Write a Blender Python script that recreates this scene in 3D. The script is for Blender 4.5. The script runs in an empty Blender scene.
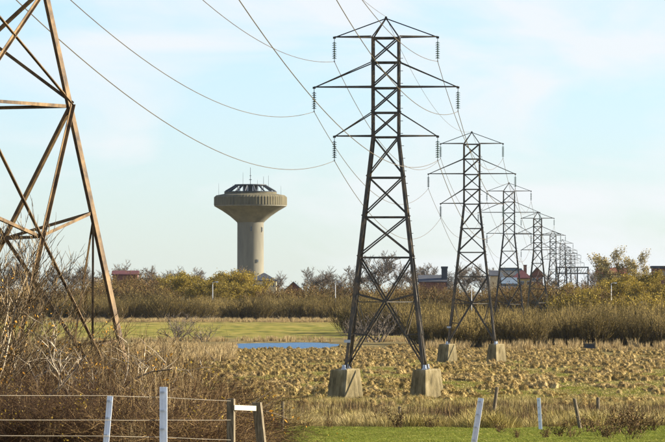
import bpy, math, random
import numpy as np
from mathutils import Vector, Matrix

R = math.radians
F = 4800.0          # focal length in photo pixels (665 wide)
CAM_Z = 5.9
HOR = 306.0
sc = bpy.context.scene
C = sc.collection

# ------------------------------------------------------------------ camera
cam = bpy.data.cameras.new('camera')
cam.sensor_width = 36.0
cam.lens = 36.0 * F / 665.0
cam.shift_y = (HOR - 221.0) / 665.0
cam.clip_start = 1.0
cam.clip_end = 30000.0
camo = bpy.data.objects.new('camera', cam)
C.objects.link(camo)
camo.location = (0, 0, CAM_Z)
camo.rotation_euler = (R(90), 0, 0)
sc.camera = camo

# ------------------------------------------------------------------ sky
SUN_EL, SUN_AZ = 23.0, 10.0     # azimuth from +X (right) towards +Y (away)
w = bpy.data.worlds.new('World'); sc.world = w
w.use_nodes = True
nt = w.node_tree
nt.nodes.clear()
def N(t, kind, **kw):
    n = t.nodes.new(kind)
    for k, v in kw.items():
        setattr(n, k, v)
    return n
sky = N(nt, 'ShaderNodeTexSky', sky_type='NISHITA', sun_disc=False)
sky.sun_elevation = R(SUN_EL)
sky.sun_rotation = R(90 - SUN_AZ)
sky.altitude = 0
sky.air_density = 1.0
sky.dust_density = 0.3
sky.ozone_density = 1.5
tc = N(nt, 'ShaderNodeTexCoord')
mp = N(nt, 'ShaderNodeMapping')
mp.inputs['Scale'].default_value = (1.6, 1.6, 5.0)
mp.inputs['Rotation'].default_value = (0.0, R(-3), 0.0)
nz = N(nt, 'ShaderNodeTexNoise')
nz.inputs['Scale'].default_value = 9.0
nz.inputs['Detail'].default_value = 7.0
nz.inputs['Roughness'].default_value = 0.52
nz.inputs['Distortion'].default_value = 0.6
rp = N(nt, 'ShaderNodeValToRGB')
rp.color_ramp.elements[0].position = 0.42
rp.color_ramp.elements[0].color = (0, 0, 0, 1)
rp.color_ramp.elements[1].position = 0.60
rp.color_ramp.elements[1].color = (0.85, 0.85, 0.85, 1)
mx = N(nt, 'ShaderNodeMix', data_type='RGBA')
mx.inputs['B'].default_value = (5.5, 5.65, 5.8, 1)
bg = N(nt, 'ShaderNodeBackground')
bg.inputs['Strength'].default_value = 0.05
wo = N(nt, 'ShaderNodeOutputWorld')
L = nt.links.new
L(tc.outputs['Generated'], mp.inputs['Vector'])
L(mp.outputs['Vector'], nz.inputs['Vector'])
L(nz.outputs['Fac'], rp.inputs['Fac'])
L(rp.outputs['Color'], mx.inputs['Factor'])
tint = N(nt, 'ShaderNodeMix', data_type='RGBA', blend_type='MULTIPLY')
tint.inputs['Factor'].default_value = 1.0
tint.inputs['B'].default_value = (0.80, 0.96, 1.36, 1)
L(sky.outputs['Color'], tint.inputs['A'])
L(tint.outputs['Result'], mx.inputs['A'])
L(mx.outputs['Result'], bg.inputs['Color'])
L(bg.outputs['Background'], wo.inputs['Surface'])

# ------------------------------------------------------------------ sun
sl = bpy.data.lights.new('sun', 'SUN')
sl.energy = 5.0
sl.angle = R(0.5)
sl.color = (1.0, 0.88, 0.70)
so = bpy.data.objects.new('sun', sl)
C.objects.link(so)
sd = Vector((math.cos(R(SUN_EL)) * math.cos(R(SUN_AZ)), math.cos(R(SUN_EL)) * math.sin(R(SUN_AZ)), math.sin(R(SUN_EL))))
so.rotation_euler = sd.to_track_quat('Z', 'Y').to_euler()
so.location = (30, 0, 60)

sc.view_settings.view_transform = 'Standard'
sc.view_settings.look = 'None'
sc.view_settings.exposure = 1.75
sc.view_settings.gamma = 1.0
sc.view_settings.use_curve_mapping = False
sc.cycles.max_bounces = 5
sc.cycles.diffuse_bounces = 2
sc.cycles.glossy_bounces = 2
sc.cycles.volume_bounces = 0
sc.cycles.caustics_reflective = False
sc.cycles.caustics_refractive = False

# ------------------------------------------------------------------ helpers
def px(x, Y, y=None):
    """photo pixel -> X (and Z) at distance Y"""
    X = (x - 332.5) * Y / F
    if y is None:
        return X
    return X, CAM_Z + (HOR - y) * Y / F

def hashn(ix, iy, seed):
    v = np.sin(ix * 127.1 + iy * 311.7 + seed * 74.7) * 43758.5453
    return v - np.floor(v)
def vnoise(x, y, seed=0):
    x = np.asarray(x, float); y = np.asarray(y, float)
    ix, iy = np.floor(x), np.floor(y)
    fx, fy = x - ix, y - iy
    fx = fx * fx * (3 - 2 * fx); fy = fy * fy * (3 - 2 * fy)
    a = hashn(ix, iy, seed); b = hashn(ix + 1, iy, seed)
    c = hashn(ix, iy + 1, seed); d = hashn(ix + 1, iy + 1, seed)
    return (a * (1 - fx) + b * fx) * (1 - fy) + (c * (1 - fx) + d * fx) * fy
def fbm(x, y, seed=0, o=3):
    s = 0; a = 1; t = 0
    for k in range(o):
        s = s + a * vnoise(x * 2 ** k, y * 2 ** k, seed + k * 13); t += a; a *= .5
    return s / t

GY = [-200, 0, 30, 70, 103, 150, 200, 250, 300, 800, 1100, 1500, 2000, 3000, 9000]
GZ = [4.2, 4.2, 4.0, 3.45, 2.45, 1.4, .72, .27, 0, 0, 2.7, 4.2, 5.6, 7.0, 8.0]
def pond_mask(x, y):
    u = (x + 7.6) / 8.6; v = (y - 725) / 62.0
    wob = (vnoise(x * .35, y * .05, 5) - .5) * .5
    return 1 - (u * u) ** 1.6 - v * v + wob
def H(x, y):
    x = np.asarray(x, float); y = np.asarray(y, float)
    z = np.interp(y, GY, GZ)
    z = z + (fbm(x * .12, y * .06, 3) - .5) * .22 * np.clip((y - 20) / 60, 0, 1)
    m = np.clip(pond_mask(x, y) * 4, 0, 1)
    edge = np.clip((pond_mask(x, y) + .5) * 3, 0, 1)
    return z * (1 - edge) + (-.35 * m) * edge
def Hf(x, y):
    return float(H(x, y))

def mesh_np(name, V, faces, mats=(), smooth=False, midx=None):
    """V (n,3) ; faces: list of arrays (m,k)"""
    me = bpy.data.meshes.new(name)
    V = np.asarray(V, np.float32)
    me.vertices.add(len(V))
    me.vertices.foreach_set('co', V.ravel())
    if not isinstance(faces, list): faces = [faces]
    loops = np.concatenate([f.ravel() for f in faces]).astype(np.int32)
    tot = np.concatenate([np.full(len(f), f.shape[1]) for f in faces]).astype(np.int32)
    st = np.concatenate([[0], np.cumsum(tot)[:-1]]).astype(np.int32)
    me.loops.add(len(loops)); me.loops.foreach_set('vertex_index', loops)
    me.polygons.add(len(tot)); me.polygons.foreach_set('loop_start', st)
    me.polygons.foreach_set('loop_total', tot)
    if smooth: me.polygons.foreach_set('use_smooth', np.ones(len(tot), bool))
    for m in mats: me.materials.append(m)
    if midx is not None: me.polygons.foreach_set('material_index', np.asarray(midx, np.int32))
    me.update(calc_edges=True)
    return me

def link(name, me, parent=None, loc=None, rz=None):
    o = bpy.data.objects.new(name, me)
    C.objects.link(o)
    if parent is not None: o.parent = parent
    if loc is not None: o.location = loc
    if rz is not None: o.rotation_euler = (0, 0, rz)
    return o
def tag(o, label=None, cat=None, group=None, kind=None):
    if label: o['label'] = label
    if cat: o['category'] = cat
    if group: o['group'] = group
    if kind: o['kind'] = kind
    return o
def thing(name, label, cat, loc=(0, 0, 0), rz=0, group=None, scale=None):
    o = link(name, None, None, loc, rz)
    o.empty_display_size = .3
    if scale is not None: o.scale = scale if hasattr(scale, '__len__') else (scale,) * 3
    return tag(o, label, cat, group)

class MB:
    """collects simple shapes into one mesh"""
    def __init__(s): s.v = []; s.f = []
    def add(s, V, Fs):
        b = len(s.v); s.v += [tuple(p) for p in V]; s.f += [tuple(i + b for i in f) for f in Fs]
    def box(s, x0, x1, y0, y1, z0, z1):
        s.add([(x0,y0,z0),(x1,y0,z0),(x1,y1,z0),(x0,y1,z0),(x0,y0,z1),(x1,y0,z1),(x1,y1,z1),(x0,y1,z1)],
              [(0,3,2,1),(4,5,6,7),(0,1,5,4),(1,2,6,5),(2,3,7,6),(3,0,4,7)])
    def frustum(s, cx, cy, z0, z1, a0, a1, rot=0, n=4):
        V = []
        for z, a in ((z0, a0), (z1, a1)):
            for k in range(n):
                t = rot + 2 * math.pi * k / n
                V.append((cx + a * math.cos(t), cy + a * math.sin(t), z))
        Fs = [(k, (k + 1) % n, n + (k + 1) % n, n + k) for k in range(n)]
        Fs += [tuple(range(n))[::-1], tuple(range(n, 2 * n))]
        s.add(V, Fs)
    def lathe(s, prof, n=48, cx=0, cy=0, cap=True):
        V = []; Fs = []
        for r, z in prof:
            for k in range(n):
                t = 2 * math.pi * k / n
                V.append((cx + r * math.cos(t), cy + r * math.sin(t), z))
        for j in range(len(prof) - 1):
            for k in range(n):
                a = j * n + k; b = j * n + (k + 1) % n
                Fs.append((a, b, b + n, a + n))
        if cap:
            Fs.append(tuple(range(n))[::-1]); Fs.append(tuple(range((len(prof) - 1) * n, len(prof) * n)))
        s.add(V, Fs)
    def tube(s, pts, r, n=6, r1=None):
        pts = [Vector(p) for p in pts]; V = []; Fs = []
        m = len(pts)
        for i, p in enumerate(pts):
            d = (pts[min(i + 1, m - 1)] - pts[max(i - 1, 0)]).normalized()
            a = d.orthogonal().normalized() if abs(d.z) > .9 else d.cross(Vector((0, 0, 1))).normalized()
            b = d.cross(a)
            rr = r if r1 is None else r + (r1 - r) * i / (m - 1)
            for k in range(n):
                t = 2 * math.pi * k / n
                V.append(p + a * (rr * math.cos(t)) + b * (rr * math.sin(t)))
        for i in range(m - 1):
            for k in range(n):
                Fs.append((i * n + k, i * n + (k + 1) % n, (i + 1) * n + (k + 1) % n, (i + 1) * n + k))
        Fs += [tuple(range(n))[::-1], tuple(range((m - 1) * n, m * n))]
        s.add(V, Fs)
    def angle(s, p0, p1, u, v, w, t):
        """L-section bar; u, v flange directions (made square to the bar)"""
        p0, p1 = Vector(p0), Vector(p1)
        d = (p1 - p0).normalized()
        u = Vector(u); v = Vector(v)
        u = (u - d * u.dot(d)).normalized()
        v = v - d * v.dot(d); v = (v - u * v.dot(u)).normalized()
        pr = [(0, 0), (w, 0), (w, t), (t, t), (t, w), (0, w)]
        V = [p0 + u * a + v * b for a, b in pr] + [p1 + u * a + v * b for a, b in pr]
        Fs = [(k, (k + 1) % 6, 6 + (k + 1) % 6, 6 + k) for k in range(6)] + [(0,3,2,1),(0,5,4,3),(6,7,8,9),(6,9,10,11)]
        s.add(V, Fs)
    def mesh(s, name, mat, smooth=False):
        me = bpy.data.meshes.new(name)
        me.from_pydata(s.v, [], s.f)
        if mat: me.materials.append(mat)
        if smooth:
            me.polygons.foreach_set('use_smooth', np.ones(len(me.polygons), bool))
            me.set_sharp_from_angle(angle=R(35))
        me.update()
        return me
    def obj(s, name, mat, parent=None, loc=None, rz=None, smooth=False):
        return link(name, s.mesh(name, mat, smooth), parent, loc, rz)

# ------------------------------------------------------------------ materials
def newmat(name):
    m = bpy.data.materials.new(name); m.use_nodes = True
    t = m.node_tree
    b = t.nodes['Principled BSDF']
    b.inputs['Specular IOR Level'].default_value = .25
    return m, t, b
def ramp(t, stops):
    r = N(t, 'ShaderNodeValToRGB')
    e = r.color_ramp.elements
    while len(e) < len(stops): e.new(.5)
    for k, (p, c) in enumerate(stops):
        e[k].position = p; e[k].color = (*c, 1)
    return r
def m_noise(name, stops, scale=3.0, rough=.85, detail=5, bump=0.0, stretch=(1, 1, 1), bscale=None, spec=.2, metal=0):
    """colour from noise on object position"""
    m, t, b = newmat(name)
    c = N(t, 'ShaderNodeTexCoord'); mp = N(t, 'ShaderNodeMapping')
    mp.inputs['Scale'].default_value = stretch
    nz = N(t, 'ShaderNodeTexNoise'); nz.inputs['Scale'].default_value = scale; nz.inputs['Detail'].default_value = detail
    nz.inputs['Roughness'].default_value = .62
    r = ramp(t, stops)
    t.links.new(c.outputs['Object'], mp.inputs['Vector']); t.links.new(mp.outputs[0], nz.inputs['Vector'])
    t.links.new(nz.outputs['Fac'], r.inputs['Fac']); t.links.new(r.outputs['Color'], b.inputs['Base Color'])
    b.inputs['Roughness'].default_value = rough
    b.inputs['Specular IOR Level'].default_value = spec
    b.inputs['Metallic'].default_value = metal
    if bump:
        n2 = N(t, 'ShaderNodeTexNoise'); n2.inputs['Scale'].default_value = bscale or scale * 4; n2.inputs['Detail'].default_value = 6
        bp = N(t, 'ShaderNodeBump'); bp.inputs['Strength'].default_value = bump; bp.inputs['Distance'].default_value = .05
        t.links.new(mp.outputs[0], n2.inputs['Vector']); t.links.new(n2.outputs['Fac'], bp.inputs['Height'])
        t.links.new(bp.outputs[0], b.inputs['Normal'])
    return m
def m_plant(name, stops, rough=.8, inst=0.0, patch=None, pscale=.1, transl=0.0):
    """colour per leaf or twig (random per island), shifted per plant and by patches on the ground"""
    m, t, b = newmat(name)
    g = N(t, 'ShaderNodeNewGeometry')
    oi = N(t, 'ShaderNodeObjectInfo')
    ma = N(t, 'ShaderNodeMath', operation='MULTIPLY_ADD')
    ma.inputs[1].default_value = inst; ma.inputs[2].default_value = -inst * .5
    ad = N(t, 'ShaderNodeMath', operation='ADD'); ad.use_clamp = True
    r = ramp(t, stops)
    t.links.new(oi.outputs['Random'], ma.inputs[0])
    t.links.new(g.outputs['Random Per Island'], ad.inputs[0]); t.links.new(ma.outputs[0], ad.inputs[1])
    t.links.new(ad.outputs[0], r.inputs['Fac'])
    col = r.outputs['Color']
    if patch:
        nz = N(t, 'ShaderNodeTexNoise'); nz.inputs['Scale'].default_value = pscale; nz.inputs['Detail'].default_value = 3
        t.links.new(g.outputs['Position'], nz.inputs['Vector'])
        r2 = ramp(t, [(.38, (0, 0, 0)), (.62, (1, 1, 1))])
        t.links.new(nz.outputs['Fac'], r2.inputs['Fac'])
        mx = N(t, 'ShaderNodeMix', data_type='RGBA', blend_type='MULTIPLY')
        mx.inputs['B'].default_value = (*patch, 1)
        t.links.new(r2.outputs['Color'], mx.inputs['Factor']); t.links.new(col, mx.inputs['A'])
        col = mx.outputs['Result']
    t.links.new(col, b.inputs['Base Color'])
    b.inputs['Roughness'].default_value = rough
    b.inputs['Specular IOR Level'].default_value = .15
    if transl:
        tr = N(t, 'ShaderNodeBsdfTranslucent'); ms = N(t, 'ShaderNodeMixShader'); ms.inputs[0].default_value = transl
        t.links.new(col, tr.inputs['Color'])
        t.links.new(b.outputs[0], ms.inputs[1]); t.links.new(tr.outputs[0], ms.inputs[2])
        t.links.new(ms.outputs[0], t.nodes['Material Output'].inputs['Surface'])
    return m

M = {}
M['steel'] = m_noise('weathered_steel', [(.32, (.030, .020, .012)), (.47, (.105, .066, .029)), (.62, (.19, .122, .052)), (.75, (.25, .17, .08))], scale=2.6, rough=.7, bump=.1, bscale=30, spec=.25)
M['old_steel'] = m_noise('aged_dark_steel', [(.3, (.035, .036, .033)), (.5, (.065, .058, .046)), (.72, (.16, .115, .065))], scale=1.4, rough=.7, bump=.1, bscale=30, spec=.25)
M['galv'] = m_noise('galvanised_steel', [(.3, (.30, .34, .38)), (.7, (.48, .53, .58))], scale=6, rough=.45, spec=.4, metal=.3)
M['cable'] = m_noise('aluminium_cable', [(.3, (.06, .05, .036)), (.7, (.12, .095, .06))], scale=.3, rough=.5)
M['glass_green'] = m_noise('insulator_glass', [(.3, (.03, .055, .045)), (.7, (.06, .10, .085))], scale=3, rough=.15, spec=.6)
M['concrete'] = m_noise('plinth_concrete', [(.28, (.05, .041, .018)), (.5, (.17, .138, .068)), (.72, (.30, .255, .15))], scale=1.1, rough=.92, bump=.5, stretch=(2.2, 2.2, .7), bscale=16)
M['tower_concrete'] = m_noise('tower_concrete', [(.3, (.125, .12, .095)), (.7, (.225, .21, .155))], scale=.14, rough=.9, stretch=(2, 2, .35), bump=.1)
M['rim_concrete'] = m_noise('rim_concrete', [(.3, (.065, .06, .038)), (.7, (.14, .122, .07))], scale=.5, rough=.9, stretch=(2, 2, .2))
M['dark_metal'] = m_noise('dark_metal', [(.3, (.03, .035, .04)), (.7, (.06, .065, .07))], scale=2, rough=.6)
M['white_frame'] = m_noise('white_frame', [(.3, (.6, .62, .62)), (.7, (.78, .78, .76))], scale=1, rough=.6)
M['glass'] = m_noise('window_glass', [(.3, (.03, .04, .05)), (.7, (.06, .07, .08))], scale=1, rough=.12, spec=.6)
M['post_wood'] = m_noise('post_wood', [(.3, (.055, .042, .026)), (.55, (.17, .14, .088)), (.75, (.30, .25, .165))], scale=6, rough=.9, stretch=(6, 6, .8), bump=.5, bscale=20)
M['rail_wood'] = m_noise('pale_rail_wood', [(.3, (.40, .36, .28)), (.7, (.62, .57, .46))], scale=5, rough=.85, stretch=(.8, 6, 6), bump=.3)
M['steel_post'] = m_noise('galvanised_post', [(.3, (.55, .60, .66)), (.7, (.74, .78, .82))], scale=7, rough=.4, spec=.5, metal=.25)
M['wire'] = m_noise('fence_wire', [(.3, (.16, .14, .10)), (.7, (.26, .23, .17))], scale=1, rough=.5, spec=.4)
M['lamp'] = m_noise('lamp_metal', [(.3, (.45, .47, .48)), (.7, (.6, .62, .62))], scale=2, rough=.5)

# grass, twigs, leaves
M['tussock'] = m_plant('dead_sedge', [(0, (.15, .098, .034)), (.4, (.33, .235, .092)), (.75, (.50, .37, .155)), (1, (.64, .50, .24))], inst=.45, patch=(.80, .80, .62), pscale=.05)
M['drygrass'] = m_plant('dry_tall_grass', [(0, (.12, .09, .028)), (.45, (.31, .24, .085)), (.8, (.48, .38, .16)), (1, (.62, .52, .26))], inst=.4, patch=(.85, .86, .62), pscale=.07)
M['green'] = m_plant('green_grass', [(0, (.10, .125, .014)), (.5, (.185, .21, .025)), (.85, (.27, .275, .045)), (1, (.38, .32, .10))], inst=.3, patch=(.85, .9, .8), pscale=.2, transl=.25)
M['reed'] = m_plant('golden_reed', [(0, (.19, .13, .05)), (.5, (.38, .28, .125)), (1, (.56, .44, .23))], inst=.4)
M['stem_dry'] = m_plant('dry_stems', [(0, (.07, .045, .018)), (.5, (.18, .125, .052)), (1, (.50, .38, .19))], inst=.3)
M['bark'] = m_plant('bark', [(0, (.05, .042, .032)), (.6, (.115, .095, .07)), (1, (.21, .18, .13))])
M['palebark'] = m_plant('pale_bark', [(0, (.10, .08, .055)), (.5, (.24, .195, .13)), (1, (.46, .39, .28))])
M['twig_dark'] = m_plant('bare_twigs', [(0, (.055, .045, .036)), (.6, (.11, .088, .065)), (1, (.17, .13, .09))], inst=.3)
M['twig_brown'] = m_plant('willow_twigs', [(0, (.042, .030, .010)), (.5, (.105, .076, .022)), (.85, (.18, .132, .038)), (1, (.30, .22, .07))], inst=.35)
M['twig_rust'] = m_plant('bramble_canes', [(0, (.013, .006, .003)), (.55, (.040, .020, .008)), (.85, (.105, .057, .020)), (1, (.42, .28, .12))], inst=.3)
M['twig_gold'] = m_plant('pale_willow_twigs', [(0, (.022, .015, .008)), (.5, (.062, .042, .019)), (.85, (.15, .10, .045)), (1, (.36, .26, .12))])
M['leaf_gold'] = m_plant('golden_leaves', [(0, (.125, .092, .014)), (.5, (.22, .165, .024)), (1, (.36, .26, .042))], inst=.5, transl=.25)
M['leaf_pale'] = m_plant('pale_poplar_leaves', [(0, (.17, .13, .04)), (.5, (.30, .235, .085)), (1, (.45, .37, .16))], inst=.3, transl=.25)
M['leaf_olive'] = m_plant('olive_leaves', [(0, (.085, .070, .018)), (.5, (.165, .125, .034)), (1, (.26, .19, .055))], inst=.5, transl=.2)
M['leaf_rust'] = m_plant('russet_leaves', [(0, (.050, .028, .010)), (.5, (.11, .062, .020)), (1, (.19, .112, .034))], inst=.5, transl=.2)
M['leaf_yellow'] = m_plant('yellow_leaves', [(0, (.22, .15, .02)), (.5, (.40, .27, .03)), (1, (.55, .40, .06))], transl=.3)
M['leaf_orange'] = m_plant('orange_leaves', [(0, (.30, .14, .02)), (.5, (.50, .26, .035)), (1, (.62, .36, .07))], transl=.3)
M['leaf_dead'] = m_plant('dead_bramble_leaves', [(0, (.035, .020, .009)), (.5, (.085, .052, .02)), (.85, (.17, .115, .04)), (1, (.36, .26, .08))], transl=.15)

# ground: colour follows what grows there (mown strip, rough grass, sedge field, far meadow)
def ground_mat():
    m, t, b = newmat('meadow_ground')
    g = N(t, 'ShaderNodeNewGeometry')
    sp = N(t, 'ShaderNodeSeparateXYZ'); t.links.new(g.outputs['Position'], sp.inputs[0])
    def noise(scale, detail=4, st=(1, 1, 1)):
        mp = N(t, 'ShaderNodeMapping'); mp.inputs['Scale'].default_value = st
        nz = N(t, 'ShaderNodeTexNoise'); nz.inputs['Scale'].default_value = scale; nz.inputs['Detail'].default_value = detail
        t.links.new(g.outputs['Position'], mp.inputs[0]); t.links.new(mp.outputs[0], nz.inputs['Vector'])
        return nz.outputs['Fac']
    n1 = noise(.35, 7, (1, .30, 1)); n2 = noise(.05, 4)
    gr = ramp(t, [(.30, (.070, .074, .010)), (.46, (.155, .150, .020)), (.60, (.23, .19, .036)), (.74, (.29, .215, .070))])
    t.links.new(n1, gr.inputs['Fac'])
    br = ramp(t, [(.3, (.06, .042, .018)), (.55, (.14, .105, .045)), (.75, (.25, .19, .09))])
    t.links.new(n1, br.inputs['Fac'])
    # distance bands
    mr = N(t, 'ShaderNodeMapRange'); mr.inputs['From Min'].default_value = 0; mr.inputs['From Max'].default_value = 1400
    t.links.new(sp.outputs['Y'], mr.inputs['Value'])
    jit = N(t, 'ShaderNodeMath', operation='MULTIPLY_ADD'); jit.inputs[1].default_value = .05
    t.links.new(n2, jit.inputs[0]); t.links.new(mr.outputs[0], jit.inputs[2])
    def s(y): return (y / 1400.0 + .025)
    bands = ramp(t, [(0, (.3,)*3), (s(60), (.75,)*3), (s(120), (.65,)*3), (s(150), (.05,)*3), (s(203), (.05,)*3), (s(215), (.75,)*3), (s(285), (.6,)*3),
                     (s(300), (.25,)*3), (s(390), (.5,)*3), (s(640), (.8,)*3), (s(815), (.9,)*3), (s(850), (.30,)*3), (s(960), (.08,)*3), (s(1040), (.35,)*3), (s(1085), (.7,)*3)])
    t.links.new(jit.outputs[0], bands.inputs['Fac'])
    mix = N(t, 'ShaderNodeMix', data_type='RGBA')
    t.links.new(bands.outputs['Color'], mix.inputs['Factor'])
    t.links.new(gr.outputs['Color'], mix.inputs['A']); t.links.new(br.outputs['Color'], mix.inputs['B'])
    t.links.new(mix.outputs['Result'], b.inputs['Base Color'])
    b.inputs['Roughness'].default_value = .95
    b.inputs['Specular IOR Level'].default_value = .05
    bp = N(t, 'ShaderNodeBump'); bp.inputs['Strength'].default_value = .9; bp.inputs['Distance'].default_value = .15
    t.links.new(noise(2.2, 5), bp.inputs['Height']); t.links.new(bp.outputs[0], b.inputs['Normal'])
    return m
M['ground'] = ground_mat()

def water_mat():
    m, t, b = newmat('pond_water')
    b.inputs['Base Color'].default_value = (.010, .070, .155, 1)  # blue reflection of the sky put into the base colour, specular kept low
    b.inputs['Roughness'].default_value = .25
    b.inputs['IOR'].default_value = 1.33
    b.inputs['Specular IOR Level'].default_value = .03
    g = N(t, 'ShaderNodeNewGeometry'); mp = N(t, 'ShaderNodeMapping'); mp.inputs['Scale'].default_value = (1, .5, 1)
    nz = N(t, 'ShaderNodeTexNoise'); nz.inputs['Scale'].default_value = 3.5; nz.inputs['Detail'].default_value = 4
    bp = N(t, 'ShaderNodeBump'); bp.inputs['Strength'].default_value = 1.0; bp.inputs['Distance'].default_value = .22
    t.links.new(g.outputs['Position'], mp.inputs[0]); t.links.new(mp.outputs[0], nz.inputs['Vector'])
    t.links.new(nz.outputs['Fac'], bp.inputs['Height']); t.links.new(bp.outputs[0], b.inputs['Normal'])
    return m
M['water'] = water_mat()

# ------------------------------------------------------------------ terrain and pond
def terrain():
    xs = np.concatenate([-np.geomspace(3500, 62, 22), np.arange(-60, 60.1, 1.5), np.geomspace(62, 3500, 22)])
    ys = np.concatenate([np.arange(-200, 60, 10), np.arange(60, 1200, 4.0), np.geomspace(1200, 9000, 40)])
    X, Y = np.meshgrid(xs, ys)
    Z = H(X, Y)
    V = np.stack([X, Y, Z], -1).reshape(-1, 3)
    n = len(xs); m = len(ys)
    i = (np.arange(m - 1)[:, None] * n + np.arange(n - 1)[None]).ravel()
    Fq = np.stack([i, i + 1, i + 1 + n, i + n], 1)
    tag(link('ground', mesh_np('ground', V, Fq, [M['ground']], True)), kind='structure')
terrain()
def pond():
    ang = np.linspace(0, 2 * math.pi, 120, endpoint=False)
    V = [(-7.6, 725, -.10)]; Fs = []
    for a in ang: V.append((-7.6 + 14 * math.cos(a), 725 + 84 * math.sin(a), -.10))
    n = len(ang)
    Fs = [(0, 1 + k, 1 + (k + 1) % n) for k in range(n)]
    o = link('pond_water', None); bpy.data.objects.remove(o)
    me = bpy.data.meshes.new('pond_water'); me.from_pydata(V, [], Fs); me.materials.append(M['water'])
    tag(link('water', me), 'blue rippled pond water at the far edge of the tussock field', kind='structure')
pond()

# ------------------------------------------------------------------ pylons
def lattice(root, spec, mat, rot=0.0, join=False):
    """tapered four-legged lattice tower; spec: list of (z, half side), arms list (zc, half span, z tie)"""
    rng = random.Random(4)
    lv = spec['levels']; peak = spec['peak']
    cr, sr = math.cos(rot), math.sin(rot)
    def cn(k, z=None, h=None):     # corner k at level/height
        if h is None:
            zz = [l[0] for l in lv]; hh = [l[1] for l in lv]
            h = float(np.interp(z, zz, hh))
        x, y = [(1, -1), (1, 1), (-1, 1), (-1, -1)][k % 4]
        x, y = x * h, y * h
        return Vector((x * cr - y * sr, x * sr + y * cr, z))
    W = spec.get('w', 1.0)
    flip = -1 if spec.get('out') else 1
    mesh_out = []
    pool = {}
    def emit(name, mb):
        if join:
            pool.setdefault(name, MB()).add(mb.v, mb.f)
        else:
            mb.obj(name, mat, root)
    def bar(name, a, b, u, v, w, t=None):
        mb = MB(); mb.angle(a, b, u, v, w, t or w * .14); emit(name, mb)
    ztop = lv[-1][0]
    # legs
    for k in range(4):
        mb = MB()
        zs = [l[0] for l in lv]
        knee = spec['knee']
        for z0, z1, w in ((0, knee, .19 * W * spec.get('leg', 1)), (knee, ztop, .15 * W * spec.get('leg', 1))):
            a, b = cn(k, z0), cn(k, z1)
            u = cn(k + 1, z0) - a; v = cn(k - 1, z0) - a
            mb.angle(a, b, u, v, w, w * .13)
        if join: pool['leg%d' % k] = mb
        else: mb.obj('leg', mat, root)
    # faces
    for k in range(4):
        for j in range(len(lv) - 1):
            z0, z1 = lv[j][0], lv[j + 1][0]
            a0, b0, a1, b1 = cn(k, z0), cn(k + 1, z0), cn(k, z1), cn(k + 1, z1)
            nrm = (b0 - a0).cross(a1 - a0).normalized()
            mid = (a0 + b0 + a1 + b1) / 4
            inw = Vector((-mid.x, -mid.y, 0)).normalized()
            big = j == 0
            w = (.105 if big else .088) * W
            off = inw * .02
            bar('cross_brace', a0 + off, b1 + off, (0, 0, 1), inw * flip, w)
            off2 = inw * (.03 + w * .2)
            bar('cross_brace', b0 + off2, a1 + off2, (0, 0, 1), inw * flip, w)
            bar('horizontal_strut', a1 + inw * .05, b1 + inw * .05, (0, 0, -1), inw, .09 * W)
            if big:
                wb, wt = (b0 - a0).length, (b1 - a1).length
                fr = wb / (wb + wt)
                node = (a0 + b0) / 2 * (1 - fr) + (a1 + b1) / 2 * fr
                zj = z0 + (z1 - z0) * (fr + .075)
                for c, foot in ((k, a0), (k + 1, b0)):
                    lj = cn(c, zj)
                    bar('secondary_brace', node + inw * .04, lj + inw * .04, (0, 0, 1), inw, .085 * W)
                    d = foot * .47 + node * .53 if True else None
                    lowd = foot + (node - foot) * .50
                    bar('secondary_brace', lj + inw * .05, lowd + inw * .05, (0, 0, 1), inw, .06 * W)
                    lj2 = cn(c, lowd.z + .12)
                    bar('secondary_brace', lowd + inw * .05, lj2 + inw * .05, (0, 0, 1), inw, .06 * W)
                spec.setdefault('nodes', {})[k] = node
    nd = spec['nodes']
    for k in range(4):
        bar('plan_brace', nd[k], nd[(k + 1) % 4], (0, 0, 1), (-(nd[k].x + nd[(k + 1) % 4].x), -(nd[k].y + nd[(k + 1) % 4].y), 0), .06 * W)
    # peak
    for k in range(4):
        a = cn(k, ztop)
        bar('peak_strut', a, Vector((0, 0, peak)), cn(k + 1, ztop) - a, cn(k - 1, ztop) - a, .085 * W)
    mb = MB(); mb.frustum(0, 0, peak - .16, peak + .05, .17, .07, R(45)); emit('peak_cap', mb)
    # crossarms
    tips = {}
    for ai, (zc, half, zt) in enumerate(spec['arms']):
        for sx in (-1, 1):
            tip = Vector((sx * half, 0, zc))
            tips[(ai, sx)] = tip
            # corners on this side, in arm frame
            cs = sorted(range(4), key=lambda k: -sx * cn(k, zc).x)[:2]
            for k in cs:
                a = cn(k, zc)
                bar('crossarm_chord', a, tip, (0, -1 if a.y > 0 else 1, 0), (0, 0, 1), .085 * W)
                b = cn(k, zt) if zt <= ztop else Vector((0, 0, peak - .05))
                bar('crossarm_tie', b, tip + Vector((0, 0, .04)), (0, -1 if b.y > 0 else 1, 0), (0, 0, -1), .065 * W)
            mb = MB(); mb.box(tip.x - .09, tip.x + .09, -.05, .05, zc - .07, zc + .06)
            emit('arm_tip_plate', mb)
    if join:
        for nme, mb in pool.items():
            nm = 'leg' if nme.startswith('leg') else ('bracing' if nme in ('cross_brace',) else nme)
            mb.obj(nm, mat, root)
    return tips, cn

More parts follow.
